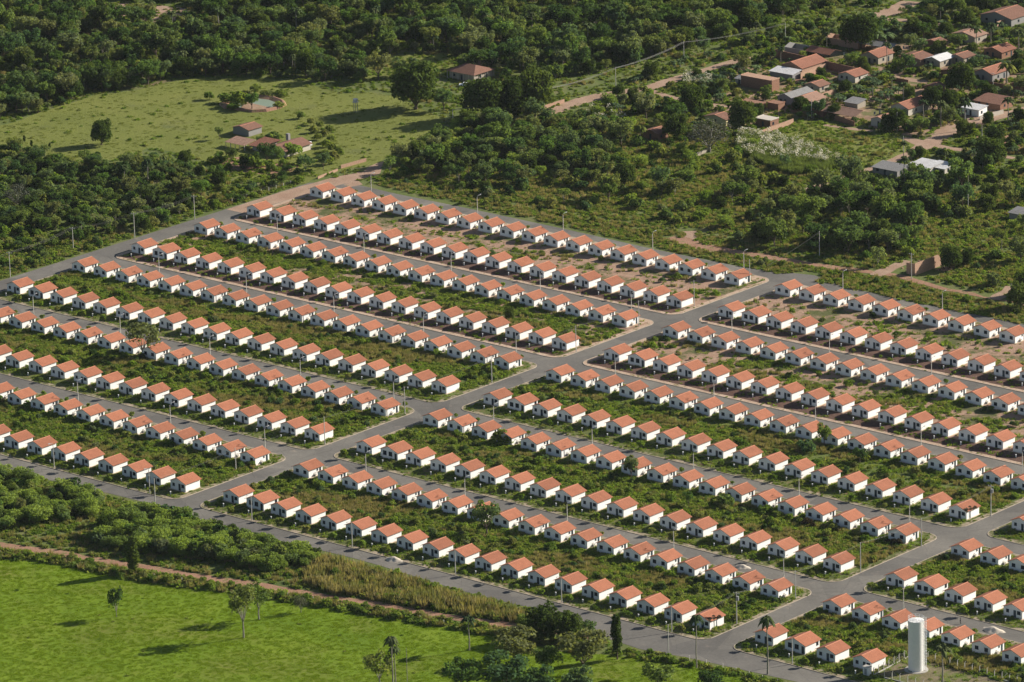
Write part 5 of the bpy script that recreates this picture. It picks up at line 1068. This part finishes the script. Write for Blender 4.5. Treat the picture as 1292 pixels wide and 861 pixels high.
# small planted trees that line the pasture edge right of the farm
rowpx = [(380, 150), (392, 158), (396, 168), (404, 162), (402, 177), (410, 172), (418, 180), (412, 186), (420, 192), (410, 198), (422, 202), (414, 208), (428, 196), (416, 166)]
for k, (px, py) in enumerate(rowpx): at('fruit_tree', 'greenbush', px, py, rng.uniform(8, 12), '%s small fruit tree, counting down the row right of the farm' % ORD[k+1], .9, cat='tree', group='fruit trees beside the farm')
for k, (px, py) in enumerate([(12, 183), (24, 185), (31, 180), (40, 186), (63, 190)]): at('young_tree', 'upright', px, py, 9, '%s small upright tree from the left at the lower pasture edge' % ORD[k+1], 1.3, group='young trees at the pasture edge')
for k, (px, py) in enumerate([(1080, 118), (1095, 121), (1104, 110), (1116, 125), (1092, 106), (1128, 120), (1060, 130), (905, 105), (918, 100), (930, 90), (890, 110), (882, 104), (940, 88), (956, 92), (1236, 80), (1222, 74), (1192, 36), (1130, 44), (1148, 50), (1160, 58), (1120, 46), (1110, 100), (1264, 88)]):
    at('banana_plant', 'banana', px, py, 12, '%s banana clump of the village gardens, counted from the upper green garden' % ORD[k+1] if k < 20 else ['leafy banana clump near the upper road', 'banana clump behind the red gable roof', 'banana clump beside the stepped red roof'][k-20], 1.3, cat='plant', group='banana clumps in the village')

# saplings planted along the kerbs
for d2, r, i, q, var in houses:
    if r not in WIDE_ROWS: continue
    low = r in ('L10', 'M10', 'Re'); mid = r in ('L8', 'M8', 'Rc', 'M6', 'L6')
    pr = .97 if low else (.75 if mid else .3)
    if rng.random() > pr: continue
    h = rng.uniform(1.7, 3.1) if (low or mid) else rng.uniform(1.0, 1.6); a, av_, rn, blk = where(r, i)
    T('sapling', 'sapling', q[0]-4.6+rng.uniform(-1.5, 1.5), q[1]-7.6+rng.uniform(-.3, .6), h, 'kerb sapling before %s house from %s, %s row from lowest road, %s block' % (a, av_, rn, blk), 'sapling', 'saplings along the kerbs', rng.uniform(1.0, 1.4))
for d2, r, i, q, var in houses:
    if r in FRONT_ROWS or rng.random() > .3: continue
    a, av_, rn, blk = where(r, i)
    T('sapling', 'sapling', q[0]-2+rng.uniform(-2, 2), q[1]+10.2+rng.uniform(-.3, .3), rng.uniform(1.5, 2.6), 'small kerb tree behind %s house from %s, %s row from lowest road, %s block' % (a, av_, rn, blk), 'sapling', 'saplings along the kerbs', 1.0)

# ------------------------------------------------------------------ wild growth
Rg = np.random.default_rng(21)
SP = np.array(SPOT)
def blocked(p, m=0.0, tr=.6):
    r_ = near_track(p, tr)
    for x, y, c_ in FOOT: r_ |= (p[:, 0]-x)**2+(p[:, 1]-y)**2 < (c_+m)**2
    # the estate
    r_ |= (p[:, 0] > -230-m) & (p[:, 1] > -165) & (p[:, 1] < 136+min(m, 0)*.3)
    return r_
def spots(p, k=1.0):
    r_ = np.zeros(len(p), bool)
    for x, y, c_ in SP: r_ |= (p[:, 0]-x)**2+(p[:, 1]-y)**2 < (c_*k)**2
    return r_
def tr_fill(poly_px, dens, kinds, thr=-9, scale=25, ph=0, m=1.0, trk=1.6):
    """kinds: list of (kind, share, smin, smax)"""
    p = fill(GP(poly_px), dens, Rg); p = p[~blocked(p, m, trk)]; p = p[~spots(p, .8)]
    p = p[nz(p, scale, ph) > thr]; sh = np.array([k[1] for k in kinds]); sh = sh/sh.sum()
    ch = Rg.choice(len(kinds), len(p), p=sh); return [(p[ch == i], k[0], k[2], k[3]) for i, k in enumerate(kinds)]
BIG = [('tree', 6, .45, 1.25), ('open', 3, .6, 1.3), ('dense', 1.4, .35, .95), ('bush', 3, .8, 1.6), ('palm', .35, .7, 1.1)]
MIX = [('tree', 2, .35, .75), ('open', 1.5, .4, .8), ('bush', 5, .8, 1.7), ('greenbush', 3, .8, 1.5), ('dense', .5, .3, .55)]
FAR = [(-70, -100), (-70, 172), (0, 159), (30, 149), (75, 134), (120, 119), (170, 112), (220, 100), (260, 96), (345, 98), (380, 101), (440, 112), (458, 104), (500, 102), (540, 100), (560, 92), (600, 94), (640, 100), (690, 104), (760, 92), (800, 84), (860, 66), (900, 55), (960, 38), (1060, 10), (1080, -100)]
CLEARS = [GP([(455, 84), (478, 72), (560, 66), (600, 78), (575, 92), (520, 90), (462, 104)]), GP([(118, 2), (240, 4), (250, 24), (200, 30), (140, 22)])]
def thin(b, polys):
    out = []
    for p, k, a, c_ in b:
        keep = np.ones(len(p), bool)
        for q in polys: keep &= ~inside(p, q)
        out.append((p[keep], k, a, c_))
    return out
scatter('far_wood', thin(tr_fill(FAR, .030, BIG, -.62, 22, 1), CLEARS)+thin(tr_fill(FAR, .035, MIX), CLEARS), 'continuous dark green wood beyond the far pasture', 'wood')
TOPR = [(1075, -100), (1060, 10), (1100, 12), (1180, 30), (1290, 10), (1380, -20), (1380, -100)]
scatter('upper_scrub', tr_fill(TOPR, .012, BIG, -.3, 18, 4)+tr_fill(TOPR, .03, MIX), 'patchy green scrub above the village', 'scrub')
LEFTW = [(-70, 190), (0, 190), (60, 200), (110, 207), (165, 203), (240, 208), (268, 228), (262, 245), (238, 270), (200, 288), (150, 298), (100, 302), (55, 296), (0, 294), (-70, 300)]
scatter('left_wood', tr_fill(LEFTW, .026, [('tree', 4, .4, .8), ('open', 3, .4, .8), ('dense', 2, .3, .55), ('bush', 5, .9, 1.8), ('palm', .2, .6, .9)])+tr_fill(LEFTW, .04, MIX), 'dense dark thicket between the far pasture and the lane', 'wood')
LEFTS = [(-70, 292), (0, 290), (55, 296), (100, 302), (150, 298), (200, 288), (240, 268), (262, 250), (300, 240), (375, 228), (378, 236), (300, 262), (225, 288), (110, 325), (0, 352), (-70, 370)]
scatter('lane_scrub', tr_fill(LEFTS, .06, [('greenbush', 3, .5, 1.2), ('bush', 2, .5, 1.2), ('tree', .5, .3, .55)], -.2, 12)+tr_fill(LEFTS, .35, [('weed', 1, .8, 1.6), ('drygrass', .3, .5, .9)], m=0, trk=.8), 'light green scrub and weeds along the left lane', 'scrub')
FARMG = [(262, 205), (290, 199), (380, 207), (400, 222), (385, 232), (300, 256), (262, 245)]
scatter('farm_garden', tr_fill(FARMG, .03, [('greenbush', 2, .5, 1.1), ('bush', 2, .6, 1.3), ('tree', .5, .3, .5)])+tr_fill(FARMG, .25, [('weed', 1, .7, 1.3)], m=0), 'bushes and weeds round the farmyard', 'bushes')
MIDW = [(478, 222), (492, 205), (505, 192), (540, 182), (560, 166), (600, 158), (690, 150), (740, 140), (780, 126), (830, 124), (860, 140), (900, 176), (935, 172), (1000, 208), (1060, 230), (1010, 246), (1110, 232), (1200, 240), (1215, 262), (1170, 300), (1140, 330), (1080, 330), (1010, 318), (960, 310), (900, 290), (860, 288), (800, 282), (740, 272), (690, 262), (620, 250), (560, 240)]
MIXD = [('tree', 3, .35, .8), ('open', 2, .35, .8), ('bush', 5, .8, 1.7), ('greenbush', 3, .7, 1.4), ('dense', .9, .3, .55)]
MIDD = [(900, 250), (960, 232), (1060, 236), (1140, 245), (1190, 262), (1160, 300), (1120, 325), (1060, 322), (980, 300), (930, 285)]
MIXB = [('tree', 4, .5, 1.15), ('open', 2, .5, 1.1), ('dense', 1.3, .35, .8), ('bush', 2, 1, 2.0), ('feathery', 2, .6, 1.3)]
scatter('middle_wood', tr_fill(MIDW, .015, MIXB, .02, 24, 2)+tr_fill(MIDW, .009, [('bush', 3, .8, 1.9), ('greenbush', 4, .8, 1.8), ('feathery', 1, .6, 1.1)])+tr_fill(MIDW, .55, [('weed', 3, .7, 1.3), ('drygrass', 1.2, .5, 1.1)], m=0)+tr_fill(MIDD, .022, BIG, -.45, 15, 3), 'mixed wood and scrub between the estate and the village', 'wood')
TEAK = [(505, 208), (540, 185), (600, 160), (680, 155), (740, 160), (790, 170), (810, 205), (760, 232), (690, 240), (600, 234), (540, 228)]
scatter('young_grove', tr_fill(TEAK, .035, [('tree', 2, .5, .8), ('open', 3, .6, .95)], -.45, 14, 6), 'grove of young light green trees right of the far pasture', 'grove')
RIGHTS = [(1060, 345), (1100, 330), (1140, 322), (1180, 290), (1215, 255), (1260, 230), (1330, 210), (1330, 395), (1240, 372), (1180, 358), (1127, 345)]
scatter('right_scrub', tr_fill(RIGHTS, .008, MIXB, .1, 14, 5)+tr_fill(RIGHTS, .02, [('greenbush', 3, .4, .9), ('bush', 1, .4, .9)])+tr_fill(RIGHTS, .4, [('weed', 3, .9, 1.7), ('drygrass', .8, .6, 1.1)], m=0), 'low green scrub right of the brick ruin', 'scrub')
VERGE = [(478, 225), (620, 252), (740, 275), (860, 292), (960, 312), (1100, 340), (1240, 372), (1330, 388), (1330, 440), (1240, 415), (1060, 372), (1000, 358), (950, 345), (800, 305), (700, 283), (600, 262), (478, 234)]
scatter('verge_grass', tr_fill(VERGE, .6, [('weed', 3, .7, 1.3), ('drygrass', 2.6, .5, .95)], -9, 9, 2, m=-3, trk=-1.4)+tr_fill(VERGE, .02, [('greenbush', 2, .4, .9), ('bush', 1, .4, .9)], m=0), 'rough grass verge beyond the far boundary road', 'grass')
VILL = [(740, 140), (800, 100), (900, 62), (975, 40), (1080, 20), (1180, 28), (1340, -20), (1340, 210), (1240, 235), (1190, 245), (1110, 232), (1146, 200), (1170, 182), (1140, 176), (1075, 157), (1000, 148), (930, 175), (880, 178), (830, 150)]
scatter('village_gardens', tr_fill(VILL, .015, [('tree', 3, .45, .85), ('dense', 3, .35, .75), ('palm', .8, .6, .95), ('banana', 4, .8, 1.4)], -.2, 14, 7, 2.0)+tr_fill(VILL, .045, [('greenbush', 4, .5, 1.3), ('bush', 3, .6, 1.4), ('banana', 1.5, .7, 1.1)], -.5, 10, 8, .5)+tr_fill(VILL, .13, [('weed', 3, .8, 1.7), ('drygrass', .6, .5, .9)], -.6, 9, m=-.5), 'garden trees, bananas and weeds filling the village', 'gardens')
scatter('lawn_weeds', tr_fill([(965, 150), (1075, 158), (1140, 176), (1165, 184), (1101, 213), (1060, 226), (1000, 200), (945, 172)], .22, [('weed', 3, .5, 1.2), ('tuft', 2, .8, 1.4), ('greenbush', .3, .3, .6)], -.3, 8, 3, m=0), 'weeds growing on the lawn beside the reeds', 'weeds')
REED = GP([(934, 170), (975, 172), (1010, 182), (1059, 202), (1062, 210), (1040, 218), (1000, 222), (968, 212), (945, 200), (930, 186)])
p = fill(REED, .9, Rg); w = fill(REED, .4, Rg); hr = np.array([P(a, b)[1] < 200+(P(a, b)[0]-940)*.1 for a, b in w]) if len(w) else []
w = w[np.array(hr)]; w = w[nz(w, 10) > -.5]
scatter('reed_bed', [(p, 'reed', .7, 1.1), (w, 'plume', .7, 1.1)], 'bed of green reeds with white feathery plumes', 'reeds')
q = fill(GP([(862, 95), (900, 103), (896, 112), (862, 110)]), .35, Rg); q2 = fill(GP([(735, 140), (775, 140), (790, 155), (740, 160)]), .12, Rg)
scatter('white_flowers', [(q, 'reed', .7, 1), (q, 'plume', .7, 1), (q2, 'plume', .7, 1), (q2, 'reed', .7, 1)], 'white flowering reeds beside the village track', 'reeds')

# lower left bushes, tall dry grass and pasture edge
B1 = [(-60, 598), (0, 600), (50, 603), (90, 615), (125, 632), (122, 652), (60, 662), (0, 672), (-60, 672)]
B2 = [(112, 690), (118, 672), (150, 655), (200, 648), (250, 655), (300, 668), (350, 682), (395, 700), (402, 712), (370, 722), (320, 720), (260, 706), (200, 700), (160, 698)]
SPOTS2 = GP(B2)
def bush_fill(poly, dens, kinds, s=-9): 
    p = fill(GP(poly), dens, Rg); p = p[~near_track(p, 2.2)]; sh = np.array([k[1] for k in kinds], float); sh /= sh.sum(); ch = Rg.choice(len(kinds), len(p), p=sh); return [(p[ch == i], k[0], k[2], k[3]) for i, k in enumerate(kinds)]
scatter('near_bushes', bush_fill(B1, .13, [('feathery', 6, .45, 1.05), ('dense', .5, .25, .45), ('bush', 2, 1, 1.8), ('tree', .3, .35, .5)])+bush_fill(B2, .15, [('feathery', 7, .45, 1.15), ('dense', .5, .3, .5), ('tree', .4, .35, .55), ('bush', 2, 1, 2)]), 'bank of bright feathery bushes below the lowest road', 'bushes')
LOWS = [(-60, 596), (0, 598), (60, 606), (130, 628), (190, 642), (260, 655), (400, 690), (520, 716), (620, 745), (720, 790), (770, 812), (740, 830), (640, 800), (560, 788), (427, 765), (300, 745), (160, 726), (60, 705), (-60, 700)]
DRYG = [(398, 700), (440, 702), (520, 720), (600, 742), (660, 766), (700, 790), (660, 792), (580, 782), (480, 764), (420, 752), (385, 735)]
def low_fill(poly, dens, kinds, thr=-9, sc=10, ph=0, trk=.2):
    p = fill(GP(poly), dens, Rg); p = p[~near_track(p, trk)]; p = p[nz(p, sc, ph) > thr]; sh = np.array([k[1] for k in kinds], float); sh /= sh.sum(); ch = Rg.choice(len(kinds), len(p), p=sh); return [(p[ch == i], k[0], k[2], k[3]) for i, k in enumerate(kinds)]
scatter('rough_ground', low_fill(LOWS, .45, [('weed', 3, .8, 1.5), ('drygrass', 1.3, .6, 1.1), ('greenbush', .12, .3, .7)], -9, 8, trk=.1)+[(fill([(-232, -175), (150, -173), (150, -166.5), (-232, -165.5)], .45, Rg), 'weed', .5, 1.1)], 'rough weeds between the lowest road and the red track', 'weeds')
scatter('tall_dry_grass', low_fill(DRYG, .42, [('drygrass', 5, .9, 2.0), ('weed', 2.2, 1.2, 2.4), ('greenbush', .5, .5, 1.1), ('bush', .3, .4, .9)], trk=.5)+low_fill(DRYG, .35, [('drygrass', 1, 1.2, 2.3)], .1, 4, 2, trk=.5), 'tall straw coloured grass below the lowest road', 'grass')
EDGE = [(-60, 692), (0, 696), (60, 701), (160, 721), (300, 741), (427, 761), (500, 773), (560, 784), (630, 793), (632, 803), (560, 793), (500, 782), (427, 770), (300, 750), (160, 731), (60, 709), (-60, 704)]
EDG2 = [(860, 831), (910, 842), (960, 857), (1010, 868), (1010, 876), (955, 863), (905, 848), (850, 838), (780, 828), (760, 822), (770, 818)]
scatter('hedge', low_fill(EDGE, .7, [('greenbush', 1.2, .4, .9), ('weed', 3, 1.3, 2.4), ('drygrass', 1.5, .9, 1.4)], trk=.2)+low_fill(EDG2, .6, [('greenbush', 1.5, .4, .7), ('weed', 3, 1, 1.8)]), 'overgrown hedge line along the near pasture', 'hedge')
p = fill(FIELD, 1.0, Rg); pb = fill(FIELD, .003, Rg)
scatter('pasture_grass', [(p, 'turf', .3, .9), (pb, 'weed', .4, .8)], 'low tufts of grass over the near pasture', 'grass')
p = fill(PAST, .10, Rg); p = p[~blocked(p, 0)]; pb = fill(PAST, .010, Rg); pb = pb[~blocked(pb, 0)]
scatter('far_pasture_tufts', [(p, 'farturf', .4, 1.0), (pb, 'weed', .7, 1.4)], 'scattered tufts and small shrubs over the far pasture', 'grass')

# continuous low cover on all the open ground beyond the estate
FRAME = [(-60, -60), (1350, -60), (1350, 445), (1250, 418), (1060, 372), (930, 343), (700, 283), (478, 232), (400, 236), (225, 288), (110, 325), (-60, 378)]
p = fill(GP(FRAME), .22, Rg); keep = ~inside(p, PAST) & ~near_house(p, 1); keep &= ~(inside(p, GP([(905, 100), (975, 66), (1080, 60), (1300, 36), (1340, 60), (1340, 140), (1170, 178), (1000, 148), (890, 150)])) & (Rg.random(len(p)) < .6)); p = p[keep]
k_ = blocked(p, -.3, -.6); p = p[~k_]; t = nz(p, 11, 9)
scatter('ground_cover', [(p[t > .15], 'weed', .7, 1.4), (p[(t <= .15) & (t > -.6)], 'weed', .6, 1.2), (p[t <= -.6], 'drygrass', .5, 1.1)], 'low grass and weeds covering the open ground beyond the estate', 'ground cover')
# weeds in the estate's yards
yard = []
for bx0, y0, bx1, y1, k in BLOCKS:
    back = [(bx0+2.2, y0+16), (bx1-2.2, y0+16), (bx1-2.2, y1-12.5), (bx0+2.2, y1-12.5)]
    full = [(bx0+2.2, y0+2), (bx1-2.2, y0+2), (bx1-2.2, y1-2), (bx0+2.2, y1-2)]
    lush = {0: (.16, .35), 1: (.38, -.05), 2: (.85, -.75), 3: (1.0, -1.2), 4: (.95, -1.0)}[k]
    if bx0 > -100 and k == 2: lush = (.6, -.35)
    if bx0 < -100 and k == 1: lush = (.55, -.45)
    p = fill(back, lush[0]*1.25, Rg); p = p[nz(p, 9, k) > lush[1]]; p = p[~near_house(p, .3)]
    n = len(p); t = nz(p, 14, k+3)
    u_ = Rg.random(n); yard += [(p[(t > -.35) & (u_ > .25)], 'weed', .6, 1.5), (p[(t > -.35) & (u_ <= .25)], 'tuft', 1.2, 2.6), (p[t <= -.35], 'drygrass', .45, .95), (p[(t > -.2) & (t < .1)][::3], 'drygrass', .4, .9)]
    p = fill(full, {0: .10, 1: .18, 2: .45, 3: .5, 4: .5}[k], Rg); p = p[~near_house(p, .25)]; yard += [(p[::2], 'tuft', .8, 1.8), (p[1::4], 'weed', .25, .6)]
    dn = {0: .004, 1: .012, 2: .03, 3: .045, 4: .045}[k]
    p = fill(back, dn, Rg); p = p[~near_house(p, 1.2)]; n = len(p)//2
    yard += [(p[:n], 'greenbush', .45, 1.0), (p[n:], 'bush', .4, .8)]
    p = fill(full, {0: .05, 1: .10, 2: .38, 3: .55, 4: .55}[k], Rg); p = p[~inside(p, back)]; p = p[~near_house(p, .35)]; p = p[nz(p, 6, k+1) > (-.2 if k > 1 else .1)]
    yard += [(p, 'weed', .4, 1.05)]
    for yy0, yy1 in ((y0+.3, y0+2.2), (y1-2.2, y1-.3)):
        p = fill([(bx0+4, yy0), (bx1-4, yy0), (bx1-4, yy1), (bx0+4, yy1)], {0: .08, 1: .12}.get(k, .5), Rg); p = p[nz(p, 5, k+2) > .1]; yard += [(p, 'weed', .25, .6), (p[::3], 'tuft', .6, 1.2)]
    for xx0, xx1 in ((bx0+.3, bx0+2.2), (bx1-2.2, bx1-.3)):
        p = fill([(xx0, y0+4), (xx1, y0+4), (xx1, y1-4), (xx0, y1-4)], {0: .08, 1: .12}.get(k, .6), Rg); p = p[nz(p, 5, k+2) > 0]; yard += [(p, 'weed', .25, .7)]
yard = [(np.column_stack([q[0], np.full(len(q[0]), .14)]), *q[1:]) for q in yard]
if True:
    ty = GP([(1130, 838), (1175, 835), (1290, 862), (1180, 868)])
    yard = [(p[~(((p[:, 0] > 237.2) & (p[:, 0] < 300) & (p[:, 1] < -134.6) & (p[:, 1] > -151)))], k, a, b) for p, k, a, b in yard]
scatter('yard_weeds', yard, 'weeds and low shrubs overgrowing the back yards between the houses', 'weeds')
p = fill([(238.5, -150), (238, -135), (298, -136), (298, -150)], .12, Rg); scatter('tank_yard_weeds', [(np.column_stack([p, np.full(len(p), .19)]), 'tuft', .8, 1.4)], 'sparse grass tufts inside the tank yard', 'grass')
p = np.array([G(*q) for q in ((342, 0), (1127, 688), (1134, 690), (1119, 686), (1018, 664), (1026, 666), (1010, 662))])[1:]
scatter('dry_bushes', [(np.column_stack([p, np.full(len(p), .14)]), 'brownbush', .8, 1.4)], 'brown dried bushes behind two houses of the middle block', 'bushes')

# thin air between the camera and the land
hz, n, b = newmat('haze'); n.nodes.remove(b); pv = N(n, 'ShaderNodeVolumePrincipled'); pv.inputs['Color'].default_value = (.80, .88, 1.0, 1); pv.inputs['Density'].default_value = HAZE_DENSITY; pv.inputs['Anisotropy'].default_value = .2
n.links.new(pv.outputs[0], n.nodes['Material Output'].inputs['Volume'])
mb = MB(); mb.box(-5900, -2900, -1, 2900, 8900, 520); tag(obj('haze', mb, hz), 'thin pale haze in the air over the whole valley', 'haze', kind='stuff')
